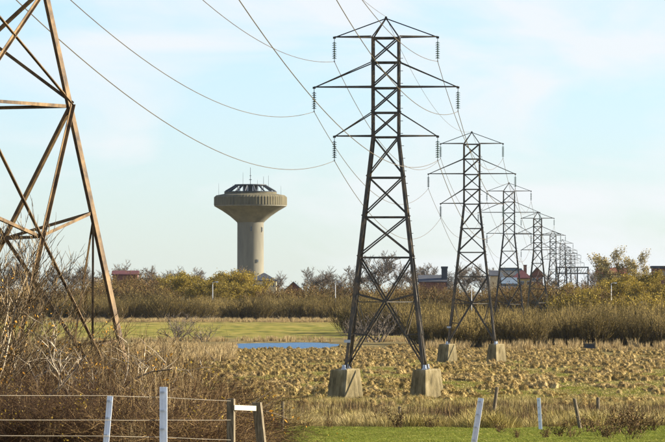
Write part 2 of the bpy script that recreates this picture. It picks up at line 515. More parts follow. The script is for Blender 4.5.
DISC = MB(); DISC.lathe([(.03, .05), (.045, .045), (.06, .01), (.145, -.025), (.14, -.045), (.05, -.04), (.03, -.055)], 12)
DISC = DISC.mesh('insulator_disc', M['glass_green'])
ROD = MB(); ROD.tube([(0, 0, 0), (0, 0, -1.44)], .022, 5); ROD.box(-.03, .03, -.16, .16, -1.47, -1.40)
ROD = ROD.mesh('insulator_string', M['dark_metal'])
STR = MB(); STR.tube([(0, 0, 0), (0, 0, -1.44)], .022, 5)
for q in range(8): STR.lathe([(.03, -.22 - q * .135), (.145, -.30 - q * .135), (.03, -.32 - q * .135)], 8)
STR = STR.mesh('insulator_string', M['glass_green'])
PEG = MB(); PEG.tube([(0, 0, 0), (.22, 0, 0)], .018, 4)
PEG = PEG.mesh('step_peg', M['old_steel'])

def add_insulators(root, tips, detail):
    for tip in tips.values():
        if detail:
            o = link('insulator_string', ROD, root, tip + Vector((0, 0, -.06)))
            for q in range(8): link('insulator_disc', DISC, o, (0, 0, -.26 - q * .135))
        else:
            link('insulator_string', STR, root, tip + Vector((0, 0, -.06)))

PSPEC = dict(levels=[(0, 2.5), (7.01, 1.71), (9.53, 1.43), (12.0, 1.15), (14.53, .88), (16.06, .88), (17.6, .88), (19.2, .88), (20.73, .88)],
             peak=22.0, knee=14.53, arms=[(14.53, 3.23, 16.06), (17.6, 4.5, 19.2), (20.73, 3.23, 99)])
PLINTH_H = 1.95
def plinths(root, cn, spec, zbase, rot, hgt=PLINTH_H):
    mb = MB()
    mb.frustum(0, 0, -hgt - .6, 0, 1.10, .78, 0, 4)
    # chamfered cap
    mb.frustum(0, 0, 0.0, .05, .78, .73, 0, 4)
    me = mb.mesh('concrete_plinth', M['concrete'])
    sh = MB(); sh.box(-.16, .16, -.16, .16, .05, .12); sh.frustum(0, 0, .12, .34, .15, .12, .6, 4)
    sm = sh.mesh('foot_shoe', M['galv'])
    for k in range(4):
        p = cn(k, 0)
        link('concrete_plinth', me, root, (p.x * 1.02, p.y * 1.02, -.06), R(-90) - root.rotation_euler.z)
        link('foot_shoe', sm, root, (p.x, p.y, -.06))

LINE = R(3.2)
pyl = []      # (root, tips world)
def pylon(xp, Y, zfoot, label, detail, name='pylon'):
    root = thing(name, label, 'pylon', (px(xp, Y), Y, zfoot), -LINE, 'steel lattice pylons marching along the power line')
    return root
# first straight pylon, built in full
ORD = ['first', 'second', 'third', 'fourth', 'fifth', 'sixth', 'seventh', 'eighth']
WHERE = ['lattice pylon on four concrete plinths in the sedge field, first after the tan angle pylon',
         'lattice pylon on plinths at the edge of the willow scrub, second after the angle pylon',
         'lattice pylon with its feet hidden in willow scrub, third after the angle pylon',
         'lattice pylon beside the red roofed houses, fourth after the angle pylon',
         'lattice pylon in front of the substation gantry, fifth after the angle pylon',
         'lattice pylon by the substation gantry, sixth after the angle pylon',
         'lattice pylon close to the substation gantry, seventh after the angle pylon',
         'last lattice pylon before the substation gantry, eighth after the angle pylon']
POS = [(386, 300, None), (471.8, 497, None), (509, 702, None), (537.6, 940, None), (553, 1250, None), (562.5, 1480, None), (568, 1720, None), (573, 1950, None)]
p1 = pylon(386, 300, 1.96, WHERE[0], True)
tips1, cn1 = lattice(p1, PSPEC, M['old_steel'])
add_insulators(p1, tips1, True)
for q in range(22):
    z = 3.0 + q * .78
    c = cn1(0, min(z, 20.7))
    link('step_peg', PEG, p1, c)
plinths(p1, cn1, PSPEC, 0, 0)
sg = MB(); sg.box(-.2, .2, -.015, .015, -.09, .09)
c = cn1(3, 1.75)
sg.obj('warning_plate', M['galv'], p1, (c.x, c.y - .03, 1.75))
pyl.append((p1, tips1))
def copy_tree(src, keep=lambda n: True):
    c = src.copy(); C.objects.link(c)
    for ch in list(src.children):
        if not keep(ch.name): continue
        d = ch.copy(); C.objects.link(d); d.parent = c
        for g in list(ch.children):
            e = g.copy(); C.objects.link(e); e.parent = d
    return c
for i in (1, 2):
    xp, Y, _ = POS[i]
    c = copy_tree(p1, (lambda n: True) if i == 1 else (lambda n: not n.startswith('insulator')))
    c.location = (px(xp, Y), Y, 1.96)
    c['label'] = WHERE[i]
    if i == 2: add_insulators(c, tips1, False)
    pyl.append((c, tips1))
far0 = None
for i in range(3, 8):
    xp, Y, _ = POS[i]
    # feet height so that the head stands where it is seen
    ytop = [212, 235, 246, 254, 260][i - 3]
    zf = px(xp, Y, ytop)[1] - 22.0
    zf = max(zf, Hf(px(xp, Y), Y) + .3)
    if far0 is None:
        r = pylon(xp, Y, zf, WHERE[i], False)
        sp = dict(PSPEC); sp['w'] = 1.5; sp.pop('nodes', None)
        tips, cn = lattice(r, sp, M['old_steel'], join=True)
        add_insulators(r, tips, False)
        plinths(r, cn, sp, 0, 0)
        far0 = r
    else:
        r = copy_tree(far0)
        r.location = (px(xp, Y), Y, zf); r['label'] = WHERE[i]
    pyl.append((r, tips1))

# the angle pylon by the scrub, body turned to the bend of the line
Y0 = 103.0
def zz(y): return (455 - y) / 46.6
A_SPEC = dict(levels=[], peak=23.9, knee=zz(-304), arms=[(16.35, 3.25, 17.9), (19.4, 4.6, 20.95), (22.5, 3.25, 99)])
for y in (455, 103, -15, -112, -205, -304):
    k = (y + 494) / 730.0
    A_SPEC['levels'].append((zz(y), 162 * k / 46.6 / math.sqrt(2)))
h0 = A_SPEC['levels'][-1][1]
for z in (17.9, 19.4, 20.95, 22.5): A_SPEC['levels'].append((z, h0))
A_SPEC['w'] = .8; A_SPEC['leg'] = 1.05; A_SPEC['out'] = True
pa = thing('angle_pylon', 'tan weathered lattice pylon with splayed legs rising from the bramble thicket', 'pylon',
           (px(-56, Y0), Y0, CAM_Z + (HOR - 455) * Y0 / F), 0, 'steel lattice pylons marching along the power line')
tipsA, cnA = lattice(pa, A_SPEC, M['steel'], rot=R(45 + 17))
add_insulators(pa, tipsA, False)
plinths(pa, cnA, A_SPEC, 0, 0, .9)

# ------------------------------------------------------------------ power cables
def world_tip(root, t):
    return Matrix.Translation(root.location) @ root.rotation_euler.to_matrix().to_4x4() @ t
def cable(a, b, sag, r, label, group, n=40):
    mb = MB()
    a, b = Vector(a), Vector(b)
    pts = []
    for i in range(n + 1):
        t = i / n
        p = a.lerp(b, t); p.z -= 4 * sag * t * (1 - t)
        pts.append(p - a)
    mb.tube(pts, r, 5)
    o = mb.obj('power_cable', M['cable'], None, a)
    tag(o, label, 'cable', group)
chain = [(pa, tipsA)] + pyl
LEVN = ['lowest', 'middle', 'topmost']
SPANS = ['angle pylon to first pylon'] + ['%s to %s pylon' % p for p in zip(ORD, ORD[1:])]
SAG0 = {(2, -1): 3.44, (1, -1): 3.68, (0, -1): 3.42, (0, 1): 3.25, (1, 1): 3.45, (2, 1): 3.0}
for s in range(len(chain) - 1):
    (ra, ta), (rb, tb) = chain[s], chain[s + 1]
    span = (Vector(rb.location) - Vector(ra.location)).length
    for key in ta:
        a = world_tip(ra, ta[key] + Vector((0, 0, -1.5))); b = world_tip(rb, tb[key] + Vector((0, 0, -1.5)))
        sag = SAG0[key] if s == 0 else 3.4 * min(span / 197, 1.3)
        side = 'tower side' if key[1] < 0 else 'poplar side'
        cable(a, b, sag, .017 if s == 0 else .02, 'conductor on the %s arms, %s, %s' % (LEVN[key[0]], side, SPANS[s]), 'power line conductors')
    a = world_tip(ra, Vector((0, 0, (A_SPEC if s == 0 else PSPEC)['peak'] + .03)))
    b = world_tip(rb, Vector((0, 0, PSPEC['peak'] + .03)))
    cable(a, b, 2.2, .012, 'thinnest earth wire on the pylon peaks, %s' % SPANS[s], 'power line conductors')

# ------------------------------------------------------------------ water tower
def water_tower():
    Y = 1900.0; s = F / Y
    X = px(250.5, Y); zb = Hf(X, Y)
    t = thing('water_tower', 'mushroom shaped concrete water tower with glazed roof gallery and antennas', 'water tower', (X, Y, zb))
    def z(y): return CAM_Z + (HOR - y) / s - zb
    def r(p): return p / s
    mb = MB(); mb.lathe([(r(13.4), 0), (r(13.2), z(224)), (r(13.5), z(222.4))], 64)
    stem = mb.obj('stem', M['tower_concrete'], t, smooth=True)
    mb = MB(); mb.lathe([(r(13.5), z(222.4)), (r(15.4), z(220.6)), (r(20.5), z(216.2)), (r(28.0), z(211.0)), (r(36.2), z(206.2)), (r(36.3), z(205.4))], 64)
    bowl = mb.obj('bowl', M['tower_concrete'], t, smooth=True)
    # fluted rim
    n = 144
    V = []; Fs = []
    prof = [(36.2, 205.5), (36.6, 204.9), (36.5, 197.2), (34.2, 195.3)]
    for rr, y in prof:
        for k in range(n):
            q = r(rr) - (.16 if k % 2 else 0) * (1 if 196 < y < 205 else 0)
            a = 2 * math.pi * k / n
            V.append((q * math.cos(a), q * math.sin(a), z(y)))
    for j in range(len(prof) - 1):
        for k in range(n):
            a = j * n + k; b = j * n + (k + 1) % n
            Fs.append((a, b, b + n, a + n))
    mb = MB(); mb.add(V, Fs)
    mb.obj('rim', M['rim_concrete'], t)
    mb = MB(); mb.lathe([(r(34.3), z(195.4)), (r(26.2), z(193.8)), (r(26.2), z(192.4)), (r(25.6), z(192.2)), (.5, z(192.2))], 64)
    mb.obj('roof_deck', M['rim_concrete'], t, smooth=True)
    # gallery: sloped struts, inner glazed drum, roof slab
    mb = MB(); mb.lathe([(r(15.2), z(185.6)), (r(16.0), z(185.2)), (r(15.9), z(184.4)), (.5, z(184.0))], 48)
    slab = mb.obj('gallery_roof', M['dark_metal'], t)
    mb = MB(); mb.lathe([(r(26.4), z(192.2)), (r(26.4), z(191.5)), (r(25.2), z(191.5)), (r(25.2), z(192.19))], 48, cap=False)
    mb.obj('gallery_ring', M['dark_metal'], t)
    for k in range(16):
        a = 2 * math.pi * (k + .5) / 16
        mb = MB(); ca, sa = math.cos(a), math.sin(a)
        mb.tube([(r(25.6) * ca, r(25.6) * sa, z(191.6)), (r(14.8) * ca, r(14.8) * sa, z(185.2))], .32, 4)
        mb.obj('sloping_strut', M['dark_metal'], t)
        mb = MB(); mb.tube([(r(13.0) * ca, r(13.0) * sa, z(192.2)), (r(13.0) * ca, r(13.0) * sa, z(185.5))], .22, 4)
        mb.obj('gallery_post', M['white_frame'], t)
    mb = MB(); mb.lathe([(r(7), z(192.2)), (r(7), z(185.5))], 24)
    mb.obj('lift_core', M['dark_metal'], t)
    for (xp, y0, y1, rr) in ((250.5, 184.2, 167.5, .13), (243, 184.6, 172.5, .07), (263.6, 184.8, 176.5, .09), (257.5, 184.8, 180, .06), (268.5, 192, 175.5, .07), (218.8, 195.5, 183.5, .06), (233, 192, 184.2, .06), (281, 195.3, 186, .05)):
        mb = MB(); xx = (xp - 250.5) / s
        mb.tube([(xx, -1, z(y0) - .3), (xx, -1, z(y1))], rr, 5, rr * .6)
        if rr > .12: mb.box(xx - .5, xx + .5, -1.2, -.8, z(180), z(179.4)); mb.box(xx - .35, xx + .35, -1.2, -.8, z(176), z(175.6))
        mb.obj('antenna', M['dark_metal'], t)
    # windows in the stem
    for xp, yy, hgt in ((251.4, 229, 5.5), (262.0, 229.5, 5.0), (257.5, 261, 3.5)):
        a = math.acos(max(-1, min(1, (xp - 250.5) / 13.2)))
        rr = r(13.25)
        mb = MB(); mb.box(-.45, .45, -.18, .25, -hgt / s / 2, hgt / s / 2)
        o = mb.obj('window', M['tower_concrete'], t, (rr * math.cos(a), -rr * math.sin(a), z(yy)), math.pi / 2 - a)
        mb = MB(); mb.box(-.3, .3, -.22, -.1, -hgt / s / 2 + .2, hgt / s / 2 - .2)
        mb.obj('pane', M['glass'], o)
water_tower()

# ------------------------------------------------------------------ houses, gantry, lamps
def flat(name, c, v=.25, scale=.8):
    a = tuple(x * (1 - v) for x in c); b = tuple(min(1, x * (1 + v)) for x in c)
    return m_noise(name, [(.3, a), (.7, b)], scale=scale, rough=.85)
HM = dict(red=flat('red_roof_tile', (.15, .045, .034)), maroon=flat('maroon_roof_tile', (.085, .030, .032)), slate=flat('slate_roof', (.055, .06, .07)), bluegrey=flat('blue_grey_roof', (.11, .15, .19)),
          brick=flat('red_brick', (.16, .075, .055)), cream=flat('cream_render', (.55, .44, .25)), white=flat('white_render', (.70, .70, .68)), pale=flat('pale_grey_cladding', (.30, .34, .37)), yellow=flat('yellow_render', (.36, .27, .11)))
def house(name, label, cat, x0, x1, yr, ye, Y, depth, wall, roof, kind='gable', nwin=3, chimney=False, rz=0):
    s = F / Y
    X = px((x0 + x1) / 2, Y); g = Hf(X, Y)
    wd = (x1 - x0) / s
    zr = CAM_Z + (HOR - yr) / s - g; ze = CAM_Z + (HOR - ye) / s - g
    t = thing(name, label, cat, (X, Y, g), R(rz))
    hw, hd = wd / 2, depth / 2
    ov = .35
    mb = MB(); mb.box(-hw + ov, hw - ov, -hd + ov, hd - ov, -1.5, ze)
    if kind == 'gable':
        mb.add([(-hw + ov, -hd + ov, ze), (-hw + ov, hd - ov, ze), (-hw + ov, 0, zr - .2), (hw - ov, -hd + ov, ze), (hw - ov, hd - ov, ze), (hw - ov, 0, zr - .2)], [(0, 1, 2), (3, 5, 4)])
    elif kind == 'front':
        mb.add([(-hw + ov, -hd + ov, ze), (hw - ov, -hd + ov, ze), (0, -hd + ov, zr - .2), (-hw + ov, hd - ov, ze), (hw - ov, hd - ov, ze), (0, hd - ov, zr - .2)], [(0, 1, 2), (3, 5, 4)])
    mb.obj('wall', HM[wall], t)
    mb = MB(); th = .22
    if kind == 'gable':
        e = ze - .15
        for q in (-1, 1):
            mb.add([(-hw, q * hd, e), (hw, q * hd, e), (hw, 0, zr), (-hw, 0, zr), (-hw, q * hd, e - th), (hw, q * hd, e - th), (hw, 0, zr - th), (-hw, 0, zr - th)],
                   [(0, 1, 2, 3), (7, 6, 5, 4), (0, 4, 5, 1), (0, 3, 7, 4), (1, 5, 6, 2)])
    elif kind == 'front':
        e = ze - .15
        for q in (-1, 1):
            mb.add([(q * hw, -hd, e), (q * hw, hd, e), (0, hd, zr), (0, -hd, zr), (q * hw, -hd, e - th), (q * hw, hd, e - th), (0, hd, zr - th), (0, -hd, zr - th)],
                   [(0, 1, 2, 3), (7, 6, 5, 4), (0, 4, 5, 1), (0, 3, 7, 4), (1, 5, 6, 2)])
    elif kind == 'hip':
        rl = max(hw - hd, 0.05)
        mb.add([(-hw, -hd, ze), (hw, -hd, ze), (hw, hd, ze), (-hw, hd, ze), (-rl, 0, zr), (rl, 0, zr), (-hw, -hd, ze - .25), (hw, -hd, ze - .25), (hw, hd, ze - .25), (-hw, hd, ze - .25)],
               [(0, 1, 5, 4), (1, 2, 5), (2, 3, 4, 5), (3, 0, 4), (0, 6, 7, 1), (1, 7, 8, 2), (2, 8, 9, 3), (3, 9, 6, 0), (6, 9, 8, 7)])
    else:
        mb.box(-hw, hw, -hd, hd, ze + .003, zr)
    rf = mb.obj('roof', HM[roof], t)
    if chimney:
        mb = MB(); mb.box(-.45, .45, -.45, .45, -1.2, 1.1); mb.box(-.55, .55, -.55, .55, 1.1, 1.3)
        mb.obj('chimney', HM['brick'], rf, (hw * .35, .3, zr))
    for k in range(nwin):
        xx = -hw + wd * (k + .5) / nwin
        if ze < 1.8: break
        for zc in ([ze - 1.5]):
            mb = MB(); mb.box(-.55, .55, -.06, .08, -.6, .6)
            o = mb.obj('window', M['white_frame'], t, (xx, -hd + ov, zc))
            for q in (-1, 1):
                mb = MB(); mb.box(.03 if q > 0 else -.49, .49 if q > 0 else -.03, -.09, 0, -.54, .54); mb.obj('pane', M['glass'], o)
    return t
house('house', 'pavilion house with dark pyramid roof at the foot of the water tower', 'house', 250.5, 277.5, 273, 280.5, 1520, 8.0, 'cream', 'slate', 'hip', 3)
house('house', 'long low house with maroon tiled roof behind the bramble thicket', 'house', 112, 139, 270.5, 274, 1450, 9, 'brick', 'maroon', 'gable', 0)
house('house', 'white gabled house with pale barge boards among russet trees', 'house', 284, 303, 281.5, 289.5, 1330, 8, 'brick', 'bluegrey', 'front', 2)
t = house('factory_building', 'long dark roofed brick building with a stout square chimney', 'building', 418, 447, 275, 281, 1400, 12, 'brick', 'slate', 'gable', 0)
mb = MB(); mb.box(-.85, .85, -.85, .85, -2, 4.2); mb.box(-1.0, 1.0, -1.0, 1.0, 4.2, 4.8)
mb.obj('chimney', HM['slate'], t, (3.4, -3.5, CAM_Z + (HOR - 283) * 1400 / F - t.location.z))
house('shed', 'long flat roofed pale blue shed behind the third pylon', 'shed', 499, 521, 268.5, 271, 1700, 14, 'pale', 'bluegrey', 'flat', 0)
house('house', 'yellow rendered house with maroon hipped roof behind the third pylon', 'house', 512, 531.5, 269.3, 278, 1400, 7.5, 'yellow', 'maroon', 'hip', 3, True)
house('house', 'brick house with gable end and rusty roof behind the fourth pylon', 'house', 530, 543.5, 267.5, 275, 1450, 8, 'brick', 'red', 'front', 2)
house('house', 'pale grey house with blue grey roof below the maroon hipped roof', 'house', 501, 517, 277.5, 283, 1300, 7, 'pale', 'bluegrey', 'gable', 0)
house('house', 'small cream house with slate roof beside the second pylon', 'house', 489, 499, 270.5, 275, 1420, 6, 'cream', 'slate', 'gable', 0)
house('house', 'house with bright red tiled roof behind the tall golden poplars', 'house', 596, 628, 267.5, 273, 1500, 9, 'brick', 'red', 'gable', 5, True)
house('house', 'brick house with flat dark roof beside the golden poplars', 'house', 651, 680, 266, 268.5, 1450, 9, 'brick', 'slate', 'flat', 4)

def gantry():
    Y = 2050.0; s = F / Y
    x0, x1 = px(556, Y), px(588, Y); g = Hf(x0, Y) - .2
    zt = CAM_Z + (HOR - 268) / s - g
    t = thing('substation_gantry', 'steel portal gantry with crossbeams where the power line ends', 'gantry', ((x0 + x1) / 2, Y, g))
    hw = (x1 - x0) / 2
    for k in range(4):
        x = -hw + 2 * hw * k / 3
        mb = MB(); mb.box(x - .28, x + .28, -.3, .3, 0, zt); mb.obj('column', M['dark_metal'], t)
    for dz in (0, -2.6):
        mb = MB(); mb.box(-hw - .3, hw + .3, -.34, .34, zt + dz - (.01 if dz else -.01), zt + dz + .55); mb.obj('crossbeam', M['dark_metal'], t)
    for k in range(12):
        x = -hw + 2 * hw * (k + .5) / 12
        mb = MB(); mb.tube([(x - hw / 12, 0, zt - 2.1), (x + hw / 12, 0, zt)], .08, 4); mb.obj('lattice_bar', M['dark_metal'], t)
gantry()
def lamp(xp, yt, Y, near):
    s = F / Y; X = px(xp, Y); g = Hf(X, Y)
    t = thing('street_lamp', 'slim street lamp with short arm %s' % near, 'street lamp', (X, Y, g), 0, 'street lamps along the far road')
    zt = CAM_Z + (HOR - yt) / s - g
    mb = MB(); mb.tube([(0, 0, -.3), (0, 0, zt)], .11, 6, .075); mb.tube([(0, 0, zt - .05), (.35, 0, zt + .12), (.95, 0, zt + .15)], .05, 5); mb.obj('pole', M['lamp'], t)
    mb = MB(); mb.box(.7, 1.35, -.2, .2, zt + .06, zt + .24); mb.frustum(1.02, 0, zt - .06, zt + .06, .2, .3, R(45)); mb.obj('lamp_head', M['white_frame'], t)
lamp(335.4, 282.5, 1150, 'standing right of the russet trees by the first pylon')
lamp(212.7, 282.5, 1150, 'in front of the golden willows')
lamp(611.3, 283.5, 1150, 'below the tall golden poplars')
lamp(471.6, 282.5, 1150, 'seen through the legs of the second pylon')

# ------------------------------------------------------------------ plants
class Plant:
    def __init__(s): s.seg = []; s.leaf = []
    def seg_mesh(s, name, mat, lo=0, hi=99, sel=None):
        S = [q for q in s.seg if lo <= q[4] <= hi]
        P0 = np.array([q[0] for q in S]); P1 = np.array([q[1] for q in S])
        r0 = np.array([q[2] for q in S])[:, None]; r1 = np.array([q[3] for q in S])[:, None]
        d = P1 - P0; d /= np.linalg.norm(d, axis=1, keepdims=True) + 1e-9
        ref = np.where(np.abs(d[:, 2:3]) > .9, np.array([[1., 0, 0]]), np.array([[0, 0, 1.]]))
        a = np.cross(d, ref); a /= np.linalg.norm(a, axis=1, keepdims=True); b = np.cross(d, a)
        V = []
        for P, r in ((P0, r0), (P1, r1)):
            for k in range(3):
                t = 2 * math.pi * k / 3
                V.append(P + a * r * math.cos(t) + b * r * math.sin(t))
        V = np.stack(V, 1).reshape(-1, 3)
        base = np.arange(len(S))[:, None] * 6
        Fq = np.concatenate([base + np.array([[k, (k + 1) % 3, 3 + (k + 1) % 3, 3 + k]]) for k in range(3)])
        return mesh_np(name, V, Fq, [mat])
def leaf_mesh(name, P, size, rng, mat, flat=.0, aspect=.6):
    P = np.asarray(P, float); n = len(P)
    u = rng.normal(size=(n, 3)); u[:, 2] *= 1 - flat; u /= np.linalg.norm(u, axis=1, keepdims=True)
    v = rng.normal(size=(n, 3)); v -= u * (u * v).sum(1, keepdims=True); v /= np.linalg.norm(v, axis=1, keepdims=True)
    sz = size * rng.uniform(.6, 1.35, size=(n, 1))
    V = np.stack([P - u * sz * .5, P + v * sz * aspect * .5, P + u * sz * .5, P - v * sz * aspect * .5], 1).reshape(-1, 3)
    Fq = np.arange(n)[:, None] * 4 + np.array([[0, 1, 2, 3]])
    return mesh_np(name, V, Fq, [mat])

def grow(pl, rng, p, d, L, r, lvl, maxl, nch, spread, up=.15, wig=.12, nseg=4, ratio=.62, tips=None, start=.25):
    p = np.array(p, float); d = np.array(d, float); d /= np.linalg.norm(d)
    pts = [p]; 
    for i in range(nseg):
        d = d + rng.normal(size=3) * wig; d[2] += up * (1 if lvl else .3) / nseg * 2
        d /= np.linalg.norm(d)
        p2 = p + d * L / nseg
        ra = r * (1 - .75 * i / nseg); rb = r * (1 - .75 * (i + 1) / nseg)
        pl.seg.append((p, p2, ra, rb, lvl)); p = p2; pts.append(p)
    if lvl >= maxl:
        if tips is not None: tips.extend(pts[1:])
        return
    n = nch[lvl]
    for k in range(n):
        t = start + (1 - start) * (k + rng.uniform(.1, .9)) / n
        i = min(int(t * nseg), nseg - 1); f = t * nseg - i
        q = pts[i] * (1 - f) + pts[i + 1] * f
        dd = (pts[i + 1] - pts[i]); dd = dd / np.linalg.norm(dd)
        az = rng.uniform(0, 2 * math.pi)
        side = np.array([math.cos(az), math.sin(az), rng.uniform(-.25, .45)])
        nd = dd * (1 - spread) + side * spread * 1.25
        grow(pl, rng, q, nd, L * ratio * rng.uniform(.7, 1.2) * (1.15 - .45 * t), max(r * (1 - .7 * t) * .6, pl.rmin), lvl + 1, maxl, nch, spread, up, wig, 3 if lvl >= 1 else nseg, ratio, tips, .15)

def tree_proto(seed, kind):
    rng = np.random.default_rng(seed)
    pl = Plant(); tips = []
    if kind == 'bare':
        pl.rmin = .042
        grow(pl, rng, (0, 0, -.3), (rng.normal() * .06, 0, 1), 7.5, .24, 0, 4, (10, 7, 5, 4), .50, .12, .13, 6, .62, tips, .28)
    elif kind == 'gold':
        pl.rmin = .03
        grow(pl, rng, (0, 0, -.3), (rng.normal() * .05, 0, 1), 7.0, .25, 0, 3, (9, 6, 4), .55, .12, .14, 6, .62, tips, .18)
    elif kind == 'poplar':
        pl.rmin = .03
        grow(pl, rng, (0, 0, -.3), (rng.normal() * .05, 0, 1), 8.5, .26, 0, 3, (9, 6, 5), .40, .30, .12, 6, .58, tips, .35)
    parts = [('trunk', pl.seg_mesh('trunk', M['bark'], 0, 1)), ('branches', pl.seg_mesh('branches', M['twig_dark'], 2, 9))]
    T = np.array(tips)
    if kind in ('gold', 'poplar'):
        n = 9500 if kind == 'gold' else 4200
        idx = rng.integers(0, len(T), n)
        P = T[idx] + rng.normal(size=(n, 3)) * (.34 if kind == 'gold' else .28)
        for nm, sl in (('foliage', slice(0, n)),):
            parts.append((nm, leaf_mesh(nm, P[sl], .27 if kind == 'gold' else .30, rng, M['leaf_gold'] if kind == 'gold' else M['leaf_pale'])))
    top = max(T[:, 2])
    return parts, top
def bush_proto(seed, leafmat, nleaf, stems=46, h=5.4, twig='twig_brown', spread=.35, r=.05, lsz=.21):
    rng = np.random.default_rng(seed)
    pl = Plant(); pl.rmin = .022; tips = []
    for k in range(stems):
        a = rng.uniform(0, 2 * math.pi); q = math.sqrt(rng.uniform(0, 1))
        b = np.array([math.cos(a) * q * 1.6, math.sin(a) * q * 1.6, -.2])
        d = np.array([math.cos(a) * q * .62, math.sin(a) * q * .62, 1.0])
        grow(pl, rng, b, d, h * .72 * rng.uniform(.75, 1.1) * (1 - .22 * q), r * rng.uniform(.7, 1.2), 0, 2, (7, 4), spread, .22 if spread > .3 else .34, .10, 4, .5, tips, .12)
    parts = [('stems', pl.seg_mesh('stems', M['bark'], 0, 0)), ('twigs', pl.seg_mesh('twigs', M[twig], 1, 9))]
    T = np.array(tips)
    if nleaf:
        idx = rng.integers(0, len(T), nleaf)
        P = T[idx] + rng.normal(size=(nleaf, 3)) * .16
        parts.append(('foliage', leaf_mesh('foliage', P, lsz, rng, M[leafmat])))
    return parts, max(T[:, 2])
RN = random.Random(11)
LAND = [(95, 'behind the angle pylon'), (150, 'below the long maroon roof'), (208, 'between maroon roof and water tower'), (285, 'below the water tower'), (345, 'between water tower and first pylon'), (425, 'behind the first pylon'),
        (450, 'below the square chimney'), (500, 'behind the second pylon'), (530, 'behind the third pylon'), (550, 'behind the fourth pylon'), (592, 'below the gantry'), (628, 'below the poplars and red roof'), (999, 'below the flat roofed house')]
def near(x):
    return next(p for q, p in LAND if x < q)
def plant_at(proto, name, label, cat, X, Y, hgt, group, wide=1.0, zoff=0, remat=None):
    parts, top = proto
    s = hgt / top
    t = thing(name, label, cat, (X, Y, Hf(X, Y) + zoff), RN.uniform(0, 6.28), group, (s * wide, s * wide, s))
    for n, me in parts:
        o = link(n, me, t)
        if n == 'seed_heads': o['kind'] = 'stuff'
    return t
BARE = [tree_proto(20 + k, 'bare') for k in range(3)]
GOLD = [tree_proto(40 + k, 'gold') for k in range(3)]
POPL = [tree_proto(60 + k, 'poplar') for k in range(2)]
SCRUB = [bush_proto(80 + k, 'leaf_olive', 900, 74, 5.4, 'twig_brown', .24, .04, .13) for k in range(4)]
RUST = [bush_proto(90 + k, 'leaf_rust', 2600, 46, 5.6, 'twig_brown') for k in range(3)]
GOLDB = [bush_proto(95 + k, 'leaf_gold', 2800, 40, 5.2) for k in range(2)]

def far_tree(protos, k, name, label, cat, xp, ytop, Y, group, wide=1.0):
    X = px(xp, Y); g = Hf(X, Y)
    hgt = CAM_Z + (HOR - ytop) * Y / F - g
    plant_at(protos[k % len(protos)], name, label, cat, X, Y, hgt, group, wide)
# skyline trees  (x, top y, distance, width)
for k, (x, yt, Y, wd) in enumerate([(12, 262, 1500, 1), (30, 258, 1450, 1.1), (58, 262, 1500, 1), (80, 261, 1480, .9), (95, 266, 1500, 1), (133, 258.5, 1550, .95), (150, 264, 1400, .8), (160, 268, 1420, .9), (187, 265, 1500, 1.0), (201, 266, 1480, 1.0),
        (236, 265, 1550, .9), (273, 270, 1600, .9), (309, 265.5, 1420, .9), (325, 271, 1450, .9), (340, 265, 1400, .95), (352, 264, 1430, .9), (376, 249.5, 1280, .85), (402, 260, 1500, .85), (417, 263, 1550, .8), (434, 262, 1560, .9), (451, 261, 1580, .9), (463, 264, 1560, .8), (486, 263, 1500, .9), (500, 266, 1560, .9), (548, 270, 1700, .9), (590, 268, 1600, .8), (640, 270, 1600, 1)]):
    far_tree(BARE, k, 'bare_tree', ('leafless grey brown skyline tree ' + near(x)) if not 362 < x < 390 else 'tall round leafless tree rising behind the first pylon', 'tree', x, yt, Y, 'bare trees on the skyline', wd)
for k, (x, yt, Y, wd) in enumerate([(165, 276, 1300, 1.1), (176, 272, 1280, 1.0), (190, 274.5, 1260, 1.2), (203, 280, 1250, 1.2), (217, 276, 1270, 1.2), (229, 270.5, 1300, 1.15), (241, 273, 1300, 1.1), (156, 287, 1240, 1.1), (252, 284, 1290, 1.0)]):
    far_tree(GOLD, k, 'golden_willow', '%s golden leaved willow %s' % ('tall rounded' if yt < 275 else 'low', near(x)), 'tree', x, yt, Y, 'golden willows by the water tower', wd)
far_tree(POPL, 0, 'golden_poplar', 'tall sparse golden tree with many upright limbs by the red roof', 'tree', 612, 247, 1250, None, .95)
far_tree(POPL, 0, 'golden_poplar', 'narrower sparse golden tree between the red roof and the flat roofed house', 'tree', 639, 250, 1250, None, .8)
for k, (x, yt, Y, wd) in enumerate([(575, 284, 1200, 1.1), (590, 288, 1150, 1.1), (603, 279, 1230, .9), (622, 275, 1220, 1), (634, 280, 1200, 1), (648, 272, 1230, 1.0), (659, 278, 1200, 1.1), (668, 274, 1230, 1.1)]):
    far_tree(GOLD, k + 1, 'golden_bush_tree', 'low dull golden tree in the row below the poplars', 'tree', x, yt, Y, 'low golden trees below the poplars', wd)
# russet mid trees behind the scrub
rn = random.Random(5)
for k, (x, yt) in enumerate([(8, 284), (22, 280), (40, 284), (60, 280), (78, 283), (92, 281), (107, 284), (120, 281), (133, 283), (146, 284), (262, 286), (272, 284), (281, 282), (292, 286), (304, 281), (316, 279), (327, 281), (340, 279), (352, 282), (364, 280), (376, 283), (388, 281), (400, 282), (411, 284), (423, 281), (436, 282), (449, 281), (462, 284), (476, 285), (488, 287), (497, 281), (506, 283), (514, 284), (523, 281), (532, 279), (540, 280), (549, 287), (558, 288), (566, 290), (103, 272), (110, 273), (117, 271.5), (126, 273), (135, 272), (144, 272), (152, 276), (150, 282), (545, 281), (552, 279), (571, 281), (580, 280), (589, 278), (597, 279)]):
    far_tree(RUST, k, 'russet_tree', 'low russet brown hedge tree ' + near(x), 'tree', x, yt + rn.uniform(-2, 2), 1220 + rn.uniform(-30, 60), 'russet hedge trees', 1.0)
